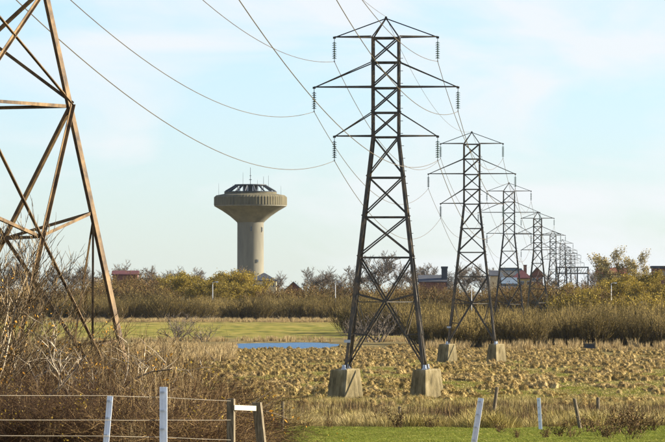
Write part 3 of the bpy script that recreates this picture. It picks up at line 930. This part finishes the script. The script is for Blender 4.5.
# olive scrub bank beyond the meadow (left) and behind the pond
for k in range(44):
    x = 60 + k * 7.4 + rn.uniform(-3, 3); Y = 1090 + rn.choice((0, 25, 50)) + rn.uniform(-8, 8)
    far_tree(SCRUB, k, 'scrub_bush', 'olive brown willow bush beyond the green meadow, ' + near(x), 'bush', x, rn.uniform(288, 298), Y, 'willow bushes beyond the meadow', 1.25)
# willow scrub behind the sedge field (right)
for row, (Y, top0) in enumerate([(742, 301), (722, 303), (688, 305.5), (668, 309)]):
    x = 414 if row > 0 else 404
    while x < 690:
        x += rn.uniform(13, 24)
        yt = top0 + rn.uniform(-4, 4) - (2.5 if x > 560 else 0)
        far_tree(SCRUB, rn.randint(0, 3), 'scrub_bush', 'olive willow bush, %s row of field side scrub, %s' % (('rear', 'third', 'second', 'front')[row], near(x)), 'bush', x, yt, Y + rn.uniform(-7, 7), 'willow scrub behind the sedge field', rn.uniform(.85, 1.15))
for k, (x, yt) in enumerate([(585, 288), (597, 291), (572, 294), (628, 293), (650, 292)]):
    far_tree(GOLDB, k, 'golden_bush', 'golden leaved bush rising above the willow scrub ' + near(x), 'bush', x, yt, 900, 'golden bushes above the scrub')
for k in range(14):
    far_tree(SCRUB, k, 'scrub_bush', 'brown willow bush behind the first pylon, %s' % ('nearest the lamp by the russet trees' if k < 3 else 'seen through the pylon legs' if k < 10 else 'towards the second pylon'), 'bush', 352 + k * 6.5 + rn.uniform(-2, 2), rn.uniform(292, 301), 860 + rn.uniform(0, 90), 'willow bushes behind the first pylon')
for k, x in enumerate((503, 519, 530)):
    far_tree(SCRUB, k + 1, 'scrub_bush', 'upright willow bush hiding the feet of the third pylon', 'bush', x, 302.5 + k % 2, 691, 'willow bushes at the third pylon', 1.1)
# dark bare shrubs at the pond
def dark_shrub(seed, n=9, h=4.6, twig='twig_dark'):
    rng = np.random.default_rng(seed); pl = Plant(); pl.rmin = .025; tips = []
    for k in range(n):
        a = rng.uniform(0, 6.28)
        grow(pl, rng, (rng.normal() * .3, rng.normal() * .3, -.2), (math.cos(a) * .8, math.sin(a) * .8, 1), h * .75 * rng.uniform(.7, 1.1), .085, 0, 2, (6, 5), .42, .12, .18, 5, .55, tips, .2)
    return [('stems', pl.seg_mesh('stems', M['bark'], 0, 0)), ('twigs', pl.seg_mesh('twigs', M[twig], 1, 9))], max(t[2] for t in tips)
DSH = [dark_shrub(7), dark_shrub(8)]
far_tree(DSH, 0, 'bare_shrub', 'dark spreading leafless shrub on the pond bank behind the first pylon', 'shrub', 378, 303, 780, None, 1.1)
far_tree(DSH, 1, 'bare_shrub', 'smaller leafless shrub leaning over the pond by the plinth', 'shrub', 357, 318, 790, None, 1.2)
far_tree(DSH, 1, 'bare_shrub', 'leafless shrub on the meadow beyond the bramble thicket', 'shrub', 178, 311, 800, None, 1.25)
far_tree(DSH, 0, 'bare_shrub', 'low leafless shrub beside the reeds beyond the bramble thicket', 'shrub', 204, 322, 790, None, 1.3)

# ------------------------------------------------------------------ scattered grasses (stuff)
def clump(seed, n, h, rad, lean, wid, mat, droop=.0, name='grass_clump'):
    """grass clump of bent blades, three joints each"""
    rng = np.random.default_rng(seed)
    az = rng.uniform(0, 2 * math.pi, n); q = np.sqrt(rng.uniform(0, 1, n)) * rad
    base = np.stack([np.cos(az) * q, np.sin(az) * q, np.full(n, -.03)], 1)
    out = np.stack([np.cos(az + rng.normal(size=n) * .7), np.sin(az + rng.normal(size=n) * .7), np.zeros(n)], 1)
    hh = h * rng.uniform(.55, 1.15, n)
    ln = lean * rng.uniform(.2, 1.3, n)
    pts = []
    for t in (0, .4, .75, 1.0):
        z = hh * (t - droop * t * t * t)
        pts.append(base + out * (ln * t ** 1.7)[:, None] + np.stack([0 * z, 0 * z, z], 1))
    side = np.stack([-out[:, 1], out[:, 0], 0 * az], 1)
    tw = rng.normal(size=(n, 1)) * .8
    side = side * np.cos(tw) + out * np.sin(tw)
    ws = [wid, wid * .95, wid * .7, wid * .15]
    V = np.stack([p for j in range(4) for p in (pts[j] - side * ws[j] / 2, pts[j] + side * ws[j] / 2)], 1).reshape(-1, 3)
    b = np.arange(n)[:, None] * 8
    Fq = np.concatenate([b + np.array([[2 * j, 2 * j + 1, 2 * j + 3, 2 * j + 2]]) for j in range(3)])
    return mesh_np(name, V, Fq, [mat])

def scatter(name, label, cat, P, rot, scl, meshes, seed=0):
    col = bpy.data.collections.new(name + '_kinds')
    for k, me in enumerate(meshes):
        col.objects.link(bpy.data.objects.new('%s_kind_%d' % (name, k), me))
    me = bpy.data.meshes.new(name)
    me.vertices.add(len(P)); me.vertices.foreach_set('co', np.asarray(P, np.float32).ravel())
    rng = np.random.default_rng(seed)
    for nm, ty, val in (('rot', 'FLOAT', rot), ('scl', 'FLOAT', scl), ('idx', 'INT', rng.integers(0, len(meshes), len(P)))):
        at = me.attributes.new(nm, ty, 'POINT'); at.data.foreach_set('value', np.asarray(val, np.float32 if ty == 'FLOAT' else np.int32))
    for m in meshes[0].materials: me.materials.append(m)
    o = link(name, me)
    ng = bpy.data.node_groups.new(name, 'GeometryNodeTree')
    ng.interface.new_socket('Geometry', in_out='INPUT', socket_type='NodeSocketGeometry')
    ng.interface.new_socket('Geometry', in_out='OUTPUT', socket_type='NodeSocketGeometry')
    gi = N(ng, 'NodeGroupInput'); go = N(ng, 'NodeGroupOutput')
    ip = N(ng, 'GeometryNodeInstanceOnPoints'); ci = N(ng, 'GeometryNodeCollectionInfo')
    ci.inputs['Collection'].default_value = col
    ci.inputs['Separate Children'].default_value = True
    ci.inputs['Reset Children'].default_value = True
    def attr(nm, ty):
        a = N(ng, 'GeometryNodeInputNamedAttribute', data_type=ty); a.inputs['Name'].default_value = nm
        return a.outputs[0]
    cx = N(ng, 'ShaderNodeCombineXYZ'); cs = N(ng, 'ShaderNodeCombineXYZ')
    ln = ng.links.new
    ln(attr('rot', 'FLOAT'), cx.inputs['Z'])
    s = attr('scl', 'FLOAT')
    for a in 'XYZ': ln(s, cs.inputs[a])
    ln(gi.outputs[0], ip.inputs['Points']); ln(ci.outputs[0], ip.inputs['Instance'])
    ip.inputs['Pick Instance'].default_value = True
    ln(attr('idx', 'INT'), ip.inputs['Instance Index'])
    ln(cx.outputs[0], ip.inputs['Rotation']); ln(cs.outputs[0], ip.inputs['Scale'])
    ln(ip.outputs[0], go.inputs[0])
    md = o.modifiers.new('scatter', 'NODES'); md.node_group = ng
    tag(o, label, cat, kind='stuff')
    return o

def region(n, Ya, Yb, xa, xb, seed, power=1.0):
    """random points in a wedge seen between pixels xa..xb, distances Ya..Yb (even on the ground)"""
    rng = np.random.default_rng(seed)
    Y = np.sqrt(rng.uniform(Ya * Ya, Yb * Yb, n))
    X = (rng.uniform(xa, xb, n) - 332.5) * Y / F
    return X, Y, rng

# sedge tussocks: thatch of drooping blades over a mound
def tussock(seed, n=230, rx=.31, rz=.46, wid=.030, mat=None):
    rng = np.random.default_rng(seed)
    az = rng.uniform(0, 2 * math.pi, n); t0 = rng.uniform(0, 1, n) ** .8 * 1.05; dt = rng.uniform(.35, .75, n)
    lump = lambda a, t: 1 + .16 * np.sin(a * 2 + seed) * np.sin(t * 2) + .10 * np.sin(a * 5 + seed * 2.3)
    def pt(a, t, k):
        q = lump(a, t) * k
        return np.stack([np.sin(t) * np.cos(a) * rx * q, np.sin(t) * np.sin(a) * rx * q, np.cos(t) * rz * q - .03], 1)
    pts = []; sw = rng.normal(size=n) * .35
    for j, f in enumerate((0, .4, .75, 1.0)):
        pts.append(pt(az + sw * f, np.minimum(t0 + dt * f, 1.9), 1.0 + (.06, .14, .24, .36)[j] * rng.uniform(.2, 1.3, n)))
    side = np.stack([-np.sin(az), np.cos(az), rng.normal(size=n) * .25], 1)
    ws = [wid, wid, wid * .7, wid * .15]
    V = np.stack([p for j in range(4) for p in (pts[j] - side * ws[j] / 2, pts[j] + side * ws[j] / 2)], 1).reshape(-1, 3)
    b = np.arange(n)[:, None] * 8
    Fq = np.concatenate([b + np.array([[2 * j, 2 * j + 1, 2 * j + 3, 2 * j + 2]]) for j in range(3)])
    # the mound itself
    na, nt_ = 12, 5
    A, T = np.meshgrid(np.arange(na) / na * 2 * math.pi, np.linspace(.12, 1.75, nt_))
    D = pt(A.ravel(), T.ravel(), .95)
    i = (np.arange(nt_ - 1)[:, None] * na + np.arange(na)[None]).ravel()
    j = (np.arange(nt_ - 1)[:, None] * na + (np.arange(na)[None] + 1) % na).ravel()
    Fd = np.stack([i, j, j + na, i + na], 1) + len(V)
    # a few upright stalks
    m = 16
    a2 = rng.uniform(0, 6.28, m); q0 = pt(a2, rng.uniform(0, .7, m), .9); q1 = q0 * np.array([1.5, 1.5, 1.0]) + np.stack([rng.normal(size=m) * .07, rng.normal(size=m) * .07, rng.uniform(.12, .34, m)], 1)
    sd_ = np.stack([np.cos(a2), np.sin(a2), a2 * 0], 1) * .009
    V2 = np.stack([q0 - sd_, q0 + sd_, q1], 1).reshape(-1, 3)
    Ft = np.arange(m)[:, None] * 3 + np.array([[0, 1, 2]]) + len(V) + len(D)
    return mesh_np('tussock', np.concatenate([V, D, V2]), [Fq, Fd, Ft], [mat])
TUS = [tussock(200 + k, mat=M['tussock']) for k in range(6)] + [tussock(230 + k, 330, .40, .32, .026, M['tussock']) for k in range(3)] + [clump(240 + k, 190, .50, .26, .40, .026, M['tussock'], .34, 'tussock') for k in range(3)]
X, Y, rng = region(30000, 258, 700, 60, 720, 1)
m = fbm(X * .22, Y * .055, 21, 3)
thr = np.interp(Y, [262, 300, 340, 380, 460, 700], [.52, .58, .545, .48, .42, .35])
keep = (m > thr) & ~((np.abs(X - 33.5) < 1.6) & (Y < 640) & (Y > 560)) & (pond_mask(X, Y) < -.06) & ~((Y > 640) & (X > -24) & (X < 8))
keep |= (rng.uniform(0, 1, len(X)) < .05) & (pond_mask(X, Y) < -.06)
X, Y = X[keep], Y[keep]
S = (.30 + .80 * rng.uniform(0, 1, len(X)) ** 1.6) * (.5 + .8 * m[keep]) * np.interp(Y, [262, 300], [.7, 1])
scatter('sedge_tussocks', 'pale brown dead sedge tussocks covering the field round the plinths', 'grass', np.stack([X, Y, H(X, Y)], 1), rng.uniform(0, 6.28, len(X)), S, TUS)
# short green grass between the tussocks and on the mown strip
GRN = [clump(300 + k, 60, .13, .20, .12, .016, M['green'], .2, 'green_tuft') for k in range(4)]
X, Y, rng = region(36000, 150, 216, 200, 700, 2)
edge = 204 + (vnoise(X * .3, Y * .1, 8) - .5) * 14
k2 = (Y < edge)
X, Y = X[k2], Y[k2]
scatter('green_grass', 'bright green short grass strip before the fence posts', 'grass', np.stack([X, Y, H(X, Y)], 1), rng.uniform(0, 6.28, len(X)), rng.uniform(.6, 1.3, len(X)), GRN)
X, Y, rng = region(40000, 286, 520, 100, 700, 3)
k2 = fbm(X * .22, Y * .055, 21, 3) < np.interp(Y, [288, 300, 340, 380, 460, 700], [.64, .62, .57, .50, .44, .38])
X, Y = X[k2], Y[k2]
scatter('field_grass', 'green grass in the gaps between the sedge tussocks', 'grass', np.stack([X, Y, H(X, Y)], 1), rng.uniform(0, 6.28, len(X)), rng.uniform(.7, 1.6, len(X)), GRN[:3] + [clump(330 + k, 60, .16, .22, .14, .016, M['drygrass'], .2, 'straw_tuft') for k in range(2)])
# rough dry grass between the strip and the field
DRY = [clump(400 + k, 64, .60, .26, .34, .011, M['drygrass'], .16, 'dry_clump') for k in range(5)]
BRN = [clump(450 + k, 16, .85, .18, .16, .012, M['twig_rust'], .04, 'brown_stalk') for k in range(4)]
X, Y, rng = region(30000, 196, 300, 150, 720, 4)
edge = 205 + (vnoise(X * .3, Y * .1, 8) - .5) * 14
dn = fbm(X * .35, Y * .09, 31, 3)
k2 = (Y > edge) & (rng.uniform(0, 1, len(X)) < .35 + 1.3 * vnoise(X * .8, Y * .15, 77)) & (rng.uniform(0, 1, len(X)) < np.interp(Y, [200, 230, 262, 300], [1, .95, .55, .25])) & (dn > np.interp(Y, [200, 240, 300], [.30, .40, .50]))
X, Y = X[k2], Y[k2]
scatter('rough_dry_grass', 'straw coloured rough grass along the fence posts', 'grass', np.stack([X, Y, H(X, Y)], 1), rng.uniform(0, 6.28, len(X)), rng.uniform(.3, 1.25, len(X)) * (.6 + .9 * vnoise(X * .6, Y * .12, 78)) * np.interp(Y, [200, 240, 300], [1.0, .8, .6]), DRY)
X, Y, rng = region(5200, 206, 262, 235, 720, 14)
k2 = (fbm(X * .5, Y * .12, 51, 3) > .47) & (rng.uniform(0, 1, len(X)) < np.interp(Y, [206, 225, 262], [1, .8, .15]))
X, Y = X[k2], Y[k2]
scatter('brown_stalks', 'thin dead brown stalks standing in the rough dry grass', 'grass', np.stack([X, Y, H(X, Y)], 1), rng.uniform(0, 6.28, len(X)), rng.uniform(.5, 1.1, len(X)), BRN)
# reeds: pond margin, foot of the scrub, far meadow edge
REED = [clump(500 + k, 44, 1.5, .28, .30, .035, M['reed'], .06, 'reed_clump') for k in range(4)]
P = []
X, Y, rng = region(1500, 620, 690, 425, 720, 5); P.append((X, Y, .22 + .9 * rng.uniform(0, 1, len(X)) ** 2.2, rng))
X, Y, rng2 = region(2600, 1055, 1085, 60, 350, 6); P.append((X, Y, (.12 + .6 * rng2.uniform(0, 1, len(X)) ** 2), rng2))
X, Y, rng3 = region(1700, 500, 665, 130, 236, 7); P.append((X, Y, rng3.uniform(.35, .9, len(X)), rng3))
X, Y, rng4 = region(700, 785, 815, 130, 420, 9); P.append((X, Y, rng4.uniform(.3, .7, len(X)), rng4))
X = np.concatenate([p[0] for p in P]); Y = np.concatenate([p[1] for p in P]); S = np.concatenate([p[2] for p in P])
k2 = (pond_mask(X, Y) < -.05) & ~((np.abs(X - 33.9) < 2.0) & (Y < 646) & (Y > 500)) & ((fbm(X * .25, Y * .08, 61, 3) > .47) | (Y > 1000))
X, Y, S = X[k2], Y[k2], S[k2]
scatter('dry_reeds', 'golden dry reeds along the pond margin, scrub foot and far meadow edge', 'reeds', np.stack([X, Y, H(X, Y)], 1), rng.uniform(0, 6.28, len(X)), S, REED)

# ------------------------------------------------------------------ foreground thicket
def bramble_proto(seed, n=560, h=2.2, rad=1.5):
    rng = np.random.default_rng(seed); pl = Plant(); tips = []
    for k in range(n):
        a = rng.uniform(0, 6.28); q = math.sqrt(rng.uniform(0, 1)) * rad
        p = np.array([math.cos(a) * q, math.sin(a) * q, -.1])
        b = rng.uniform(0, 6.28)
        d = np.array([math.cos(b) * .45, math.sin(b) * .45, 1.])
        L = h * rng.uniform(.6, 1.25); ns = 6; r = rng.uniform(.005, .010)
        for i in range(ns):
            d = d / np.linalg.norm(d)
            p2 = p + d * L / ns
            pl.seg.append((p, p2, r, r * .85, 0)); r *= .85
            tips.append(p2)
            # side twigs
            if i > 0:
                for _ in range(3):
                    e = d + rng.normal(size=3) * .6 + np.array([.15, 0, .12]); e /= np.linalg.norm(e)
                    l2 = rng.uniform(.15, .5); q2 = p2 + e * l2
                    e2 = e + rng.normal(size=3) * .35 + np.array([0, 0, -.15]); e2 /= np.linalg.norm(e2)
                    q3 = q2 + e2 * l2 * .8
                    pl.seg.append((p2, q2, r * .7, r * .5, 1)); pl.seg.append((q2, q3, r * .5, r * .25, 1))
                    tips += [q2, q3]
            d = d + rng.normal(size=3) * .22 + np.array([math.cos(b), math.sin(b), 0]) * .14 + np.array([0, 0, -.17])
            p = p2
    T = np.array(tips)
    n1 = 3000
    P = T[rng.integers(0, len(T), n1)] + rng.normal(size=(n1, 3)) * .06
    P2 = T[rng.integers(0, len(T), 260)]; P2 = P2[(P2[:, 2] > .4)]
    cl = P2[rng.integers(0, 34, 300)] + rng.normal(size=(300, 3)) * .12
    return [('canes', pl.seg_mesh('canes', M['twig_rust'])), ('dead_leaves', leaf_mesh('dead_leaves', P, .042, rng, M['leaf_dead'])),
            ('yellow_leaves', leaf_mesh('yellow_leaves', cl, .055, rng, M['leaf_yellow']))], h
BR = [bramble_proto(600 + k) for k in range(4)]
rn = random.Random(9)
# (x pixel, distance, height)
spots = []
for Y, x0, x1, h in ((84, -30, 205, 1.55), (88, -30, 212, 1.75), (92, -40, 215, 2.0), (97, -40, 214, 2.2), (102, -50, 205, 2.35), (108, -50, 196, 2.5), (115, -60, 180, 2.6)):
    x = x0
    while x < x1:
        fall = 1.0 - .30 * max(0, (x - 120) / 95.0)
        spots.append((x + rn.uniform(-8, 8), Y + rn.uniform(-2, 2), h * fall * rn.uniform(.88, 1.12)))
        x += rn.uniform(52, 74)
for k, (x, Y, h) in enumerate(spots):
    plant_at(BR[k % 4], 'bramble_bush', '%s rust brown bramble bush %s %s' % ('low' if h < 1.7 else 'tall' if h > 2.2 else 'middling', 'close behind the fence' if Y < 90 else 'deep in the thicket' if Y > 100 else 'mid thicket', 'beyond the leaning steel post' if x < 80 else 'between the two steel posts' if x < 150 else 'near the strainer frame'), 'bush', px(x, Y), Y, h, 'bramble bushes in the thicket', rn.uniform(.95, 1.2))
# tall pale leafless willows in the thicket
def tall_shrub(seed, n, h, lean, leaf='leaf_orange'):
    rng = np.random.default_rng(seed); pl = Plant(); pl.rmin = .0065; tips = []
    for k in range(n):
        a = rng.uniform(0, 6.28)
        d = (math.cos(a) * .33 + lean, math.sin(a) * .33, 1)
        grow(pl, rng, (rng.normal() * .25, rng.normal() * .25, -.2), d, h * .62 * rng.uniform(.65, 1.1), rng.uniform(.022, .042), 0, 3, (8, 6, 4), .36, .20, .10, 6, .52, tips, .18)
    T = np.array(tips); 
    T2 = T[T[:, 2] < .75 * T[:, 2].max()]
    P = T2[rng.integers(0, len(T2), 24)]
    P = P[rng.integers(0, 24, 260)] + rng.normal(size=(260, 3)) * .13
    return [('stems', pl.seg_mesh('stems', M['palebark'], 0, 1)), ('twigs', pl.seg_mesh('twigs', M['twig_gold'], 2, 9)), ('leaves', leaf_mesh('leaves', P, .06, rng, M[leaf]))], max(T[:, 2])
TS = [tall_shrub(700 + k, 9, 5.2, .05 * k) for k in range(3)]
for k, (x, Y, h, lab) in enumerate([(-22, 93, 5.4, 'tallest pale stemmed leafless willow against the angle pylon leg'), (18, 97, 4.6, 'pale stemmed leafless willow in front of the angle pylon node'),
        (52, 99, 3.5, 'short pale stemmed willow with orange leaves under the angle pylon'), (98, 98, 3.0, 'low leafless willow with orange leaves round the angle pylon foot'),
        (128, 101, 3.1, 'thin upright leafless willow just beyond the angle pylon leg'), (-60, 98, 5.0, 'leafless willow at the end of the thicket by the angle pylon'), (30, 112, 3.4, 'leafless willow standing behind the angle pylon')]):
    plant_at(TS[k % 3], 'bare_willow', lab, 'shrub', px(x, Y), Y, h, None, 1.0)
# dark crooked limbs leaning through the thicket
def limb_proto(seed, n=5, h=3.4):
    rng = np.random.default_rng(seed); pl = Plant(); pl.rmin = .009; tips = []
    for k in range(n):
        a = rng.uniform(-.9, .9)
        grow(pl, rng, (rng.normal() * .3, rng.normal() * .3, -.2), (math.cos(a) * .9, math.sin(a) * .6, rng.uniform(.5, 1.1)), h * rng.uniform(.7, 1.15), rng.uniform(.035, .06), 0, 2, (7, 5), .5, .02, .2, 8, .45, tips, .2)
    T = np.array(tips); P = T[rng.integers(0, len(T), 10)]
    P = P[rng.integers(0, 10, 110)] + rng.normal(size=(110, 3)) * .14
    return [('limbs', pl.seg_mesh('limbs', M['bark'], 0, 0)), ('twigs', pl.seg_mesh('twigs', M['palebark'], 1, 9)), ('leaves', leaf_mesh('leaves', P, .065, rng, M['leaf_orange']))], T[:, 2].max()
LB = [limb_proto(750 + k) for k in range(3)]
for k, (x, Y, h, rz, lab) in enumerate([(-30, 90, 3.6, .2, 'dark crooked leafless tree leaning from the end of the thicket'), (20, 93, 3.0, -.3, 'dark crooked limbs leaning out under the angle pylon node'),
                                   (62, 92, 2.7, .1, 'dark crooked limbs with orange leaves beside the angle pylon leg'), (95, 89, 2.1, .3, 'low dark crooked limbs behind the leaning steel post')]):
    t = plant_at(LB[k % 3], 'crooked_shrub', lab, 'shrub', px(x, Y), Y, h, None, 1.0)
    t.rotation_euler = (0, 0, rz)
# dry reed stems in the thicket
def stem_proto(seed, n=46, h=2.6):
    rng = np.random.default_rng(seed); pl = Plant()
    for k in range(n):
        a = rng.uniform(0, 6.28); q = math.sqrt(rng.uniform(0, 1)) * .55
        p = np.array([math.cos(a) * q, math.sin(a) * q, -.1]); d = np.array([rng.normal() * .12, rng.normal() * .12, 1.])
        L = h * rng.uniform(.55, 1.05); r = rng.uniform(.006, .011)
        for i in range(5):
            d = d / np.linalg.norm(d); p2 = p + d * L / 5
            pl.seg.append((p, p2, r, r * .85, 0)); r *= .85; p = p2
            d = d + rng.normal(size=3) * .07
            if i > 1 and rng.uniform() < .8:
                e = d + rng.normal(size=3) * .5; e /= np.linalg.norm(e)
                pl.seg.append((p, p + e * rng.uniform(.15, .45), r * .7, r * .3, 0))
    return [('stems', pl.seg_mesh('stems', M['stem_dry']))], h
SP = [stem_proto(800 + k) for k in range(2)]
for k, (x, Y, h) in enumerate([(126, 96, 2.7), (140, 95, 2.9), (153, 98, 2.7), (166, 94, 2.4), (180, 97, 2.3), (195, 95, 1.9), (112, 90, 2.2), (148, 88, 2.0), (172, 86, 1.7), (205, 92, 1.4), (130, 82, 1.0), (40, 83, 1.0)]):
    plant_at(SP[k % 2], 'dry_stem_clump', '%s clump of straw coloured stems in the thicket %s' % ('tall' if h > 2 else 'short', 'beyond the leaning steel post' if x < 100 else 'behind the steel posts' if x < 160 else 'near the strainer frame'), 'plant', px(x, Y), Y, h, 'dry stem clumps in the thicket')
# dead dock weeds on the green strip
def weed_proto(seed):
    rng = np.random.default_rng(seed); pl = Plant(); pl.rmin = .008; tips = []
    for k in range(7):
        a = rng.uniform(0, 6.28)
        grow(pl, rng, (rng.normal() * .1, rng.normal() * .1, -.05), (math.cos(a) * .4, math.sin(a) * .4, 1), .75 * rng.uniform(.6, 1.1), .011, 0, 1, (8,), .45, .1, .13, 4, .45, tips, .2)
    T = np.array(tips); P = T[rng.integers(0, len(T), 420)] + rng.normal(size=(420, 3)) * .04
    return [('stems', pl.seg_mesh('stems', M['twig_rust'])), ('seed_heads', leaf_mesh('seed_heads', P, .05, rng, M['leaf_dead']))], max(T[:, 2])
WD = [weed_proto(900 + k) for k in range(3)]
for k, (x, Y, h) in enumerate([(560, 176, .8), (572, 172, .55), (590, 186, .9), (604, 170, .7), (618, 182, 1.25), (628, 178, 1.3), (640, 185, 1.0), (610, 166, .8), (652, 192, .9), (545, 168, .5), (632, 164, .7), (500, 185, .6), (516, 170, .45), (384, 205, .9), (276, 196, .8), (397, 198, .9), (330, 200, .6), (430, 198, .7)]):
    plant_at(WD[k % 3], 'dead_weed', '%s dead brown dock weed %s' % ('tall' if h > .85 else 'small', 'near the strainer frame' if x < 340 else 'below the first pylon' if x < 450 else 'by the stout leaning steel post' if x < 530 else 'by the short steel post' if x < 580 else 'beyond the leaning dark wooden post'), 'weed', px(x, Y), Y, h, 'dead weeds on the green strip')

# ------------------------------------------------------------------ fences
def round_post(name, label, xb, xt, yt, Y, r, mat, kind='wood', hgt=None):
    X = px(xb, Y); g = Hf(X, Y)
    zt = CAM_Z + (HOR - yt) * Y / F - g
    t = thing(name, label, 'post', (X, Y, g), 0)
    mb = MB(); dx = px(xt, Y) - X
    p0 = Vector((-dx * .25, 0, -.35)); p1 = Vector((dx, 0.02, zt))
    if kind == 'wood':
        mb.tube([p0, p0.lerp(p1, .5), p1 - Vector((0, 0, .02)), p1], r, 9)
        o = mb.obj('shaft', mat, t)
        mb = MB(); mb.tube([p1 + Vector((0, 0, -.01)), p1 + Vector((0, 0, .02))], r * .93, 9, r * .8); mb.obj('weathered_top', M['post_wood'], t)
    else:
        mb.angle(p0, p1, (1, -.35, 0), (-.2, 1, 0), r * 2, .012)
        mb.angle(p0 + Vector((.004, -.004, 0)), p1 + Vector((.004, -.004, 0)), (-1, -.2, 0), (-.2, 1, 0), r * 1.0, .012)
        mb.obj('shaft', mat, t)
        for q in range(4):
            mb = MB(); c = p0.lerp(p1, .95 - .17 * q); mb.box(c.x - .02, c.x + .03, c.y - .06, c.y - .03, c.z - .015, c.z + .015); mb.obj('wire_clip', M['galv'], t)
    return t
round_post('steel_post', 'upright galvanised steel post in the wire fence before the thicket', 162, 162, 387, 76, .042, M['steel_post'], 'steel')
round_post('steel_post', 'leaning thin galvanised post in the wire fence before the thicket', 102, 109, 396, 75.1, .032, M['steel_post'], 'steel')
round_post('steel_post', 'stout leaning galvanised post alone on the green strip', 470.5, 480, 398, 120, .05, M['steel_post'], 'steel')
round_post('steel_post', 'short upright galvanised post beside the leaning wooden posts', 540, 538, 398, 195, .05, M['steel_post'], 'steel')
round_post('wooden_post', 'tall leaning wooden post between the two galvanised posts', 492.5, 497, 387.5, 222, .085, M['post_wood'])
round_post('wooden_post', 'dark wooden post leaning back near the upright galvanised post', 580.5, 574.5, 399, 200, .08, M['post_wood'])
round_post('wooden_post', 'short stubby wooden post beyond the leaning dark one', 598, 598, 398, 232, .09, M['post_wood'])
round_post('wooden_post', 'dark wooden post stump just past the strainer frame', 282, 282.5, 402, 190, .07, M['post_wood'])
round_post('wooden_post', 'dark wooden post stump in dry grass below the plinth of the first pylon', 399, 399.5, 407, 215, .07, M['post_wood'])
def trough():
    Y = 632.0; X = px(589.5, Y); g = Hf(X, Y)
    t = thing('cattle_trough', 'small dark wooden trough on two posts at the foot of the willow scrub', 'trough', (X, Y, g))
    for q in (-.68, .68):
        mb = MB(); mb.box(q - .1, q + .1, -.1, .1, -.3, 1.25); mb.obj('post', M['post_wood'], t)
    mb = MB(); mb.box(-.575, .575, -.25, .25, .3, .85); mb.obj('tank', M['dark_metal'], t)
    mb = MB(); mb.box(-.8, .8, -.3, .3, .86, .95); mb.obj('lid', M['post_wood'], t)
trough()
# strainer frame: two stout posts and a pale rail
def strainer():
    Y = 80.0; s = F / Y
    X = px(231, Y); g = Hf(X, Y)
    def z(y): return CAM_Z + (HOR - y) / s - g
    t = thing('fence_strainer', 'weathered wooden strainer frame with pale rail where the wire fence ends', 'fence', (X, Y, g))
    d = 1 / s
    mb = MB(); a = .062
    p0, p1 = Vector((0, 0, -.4)), Vector((0, 0, z(399)))
    mb.frustum(0, 0, -.4, z(399.3), .088, .084, R(33), 4); mb.frustum(0, 0, z(399.3), z(398.8), .084, .075, R(33), 4)
    mb.obj('post', M['post_wood'], t)
    mb = MB(); V = []
    for zc, xx in ((-.4, (266.5 - 231) * d), (z(403), (256.5 - 231) * d)):
        for k in range(4):
            q = R(33) + math.pi / 2 * k
            V.append((xx + .098 * math.cos(q), .50 + .098 * math.sin(q), zc))
    mb.add(V, [(0, 1, 5, 4), (1, 2, 6, 5), (2, 3, 7, 6), (3, 0, 4, 7), (4, 5, 6, 7), (3, 2, 1, 0)])
    mb.obj('brace_post', M['post_wood'], t)
    mb = MB()
    x0, x1 = .06, (256.5 - 231) * d - .01
    V = [(x0, -.07, z(410)), (x1, .40, z(411.5)), (x1 - .03, .45, z(411.5)), (x0 - .03, -.02, z(410)), (x0, -.07, z(405)), (x1, .40, z(406.5)), (x1 - .03, .45, z(406.5)), (x0 - .03, -.02, z(405))]
    mb.add(V, [(0, 3, 2, 1), (4, 5, 6, 7), (0, 1, 5, 4), (1, 2, 6, 5), (2, 3, 7, 6), (3, 0, 4, 7)])
    mb.obj('rail', M['rail_wood'], t)
strainer()
def fence_wire(pts, label, r=.0034):
    mb = MB()
    P = [Vector((px(x, Y), Y - .07, px(x, Y, y)[1])) for x, Y, y in pts]
    full = []
    for i in range(len(P) - 1):
        for k in range(8):
            t = k / 8; q = P[i].lerp(P[i + 1], t); q.z -= .015 * t * (1 - t); full.append(q - P[0])
    full.append(P[-1] - P[0])
    mb.tube(full, r, 5)
    tag(mb.obj('fence_wire', M['wire'], None, P[0]), label, 'wire', 'wires of the thicket fence')
ys = {'top': (395, 395.6, 397.2, 401), 'middle': (419.5, 420, 420, 420), 'lower': (435, 436, 437, 440), 'bottom': (452, 453, 455, 458)}
for nme, y in ys.items():
    fence_wire([(-90, 71, y[0]), (107 if nme == 'top' else 105, 75, y[1]), (162, 76.3, y[2]), (231, 80, y[3])], '%s strand of the wire fence before the bramble thicket' % nme)

# ------------------------------------------------------------------ haze
def haze():
    mb = MB(); mb.box(-3900, 3900, -260, 9100, -1.6, 62)
    m = bpy.data.materials.new('haze'); m.use_nodes = True
    t = m.node_tree; t.nodes.clear()
    o = N(t, 'ShaderNodeOutputMaterial'); v = N(t, 'ShaderNodeVolumePrincipled')
    v.inputs['Color'].default_value = (.62, .80, 1.0, 1)
    v.inputs['Density'].default_value = .00001
    v.inputs['Anisotropy'].default_value = .2
    t.links.new(v.outputs[0], o.inputs['Volume'])
    tag(mb.obj('haze', m), kind='stuff')
haze()
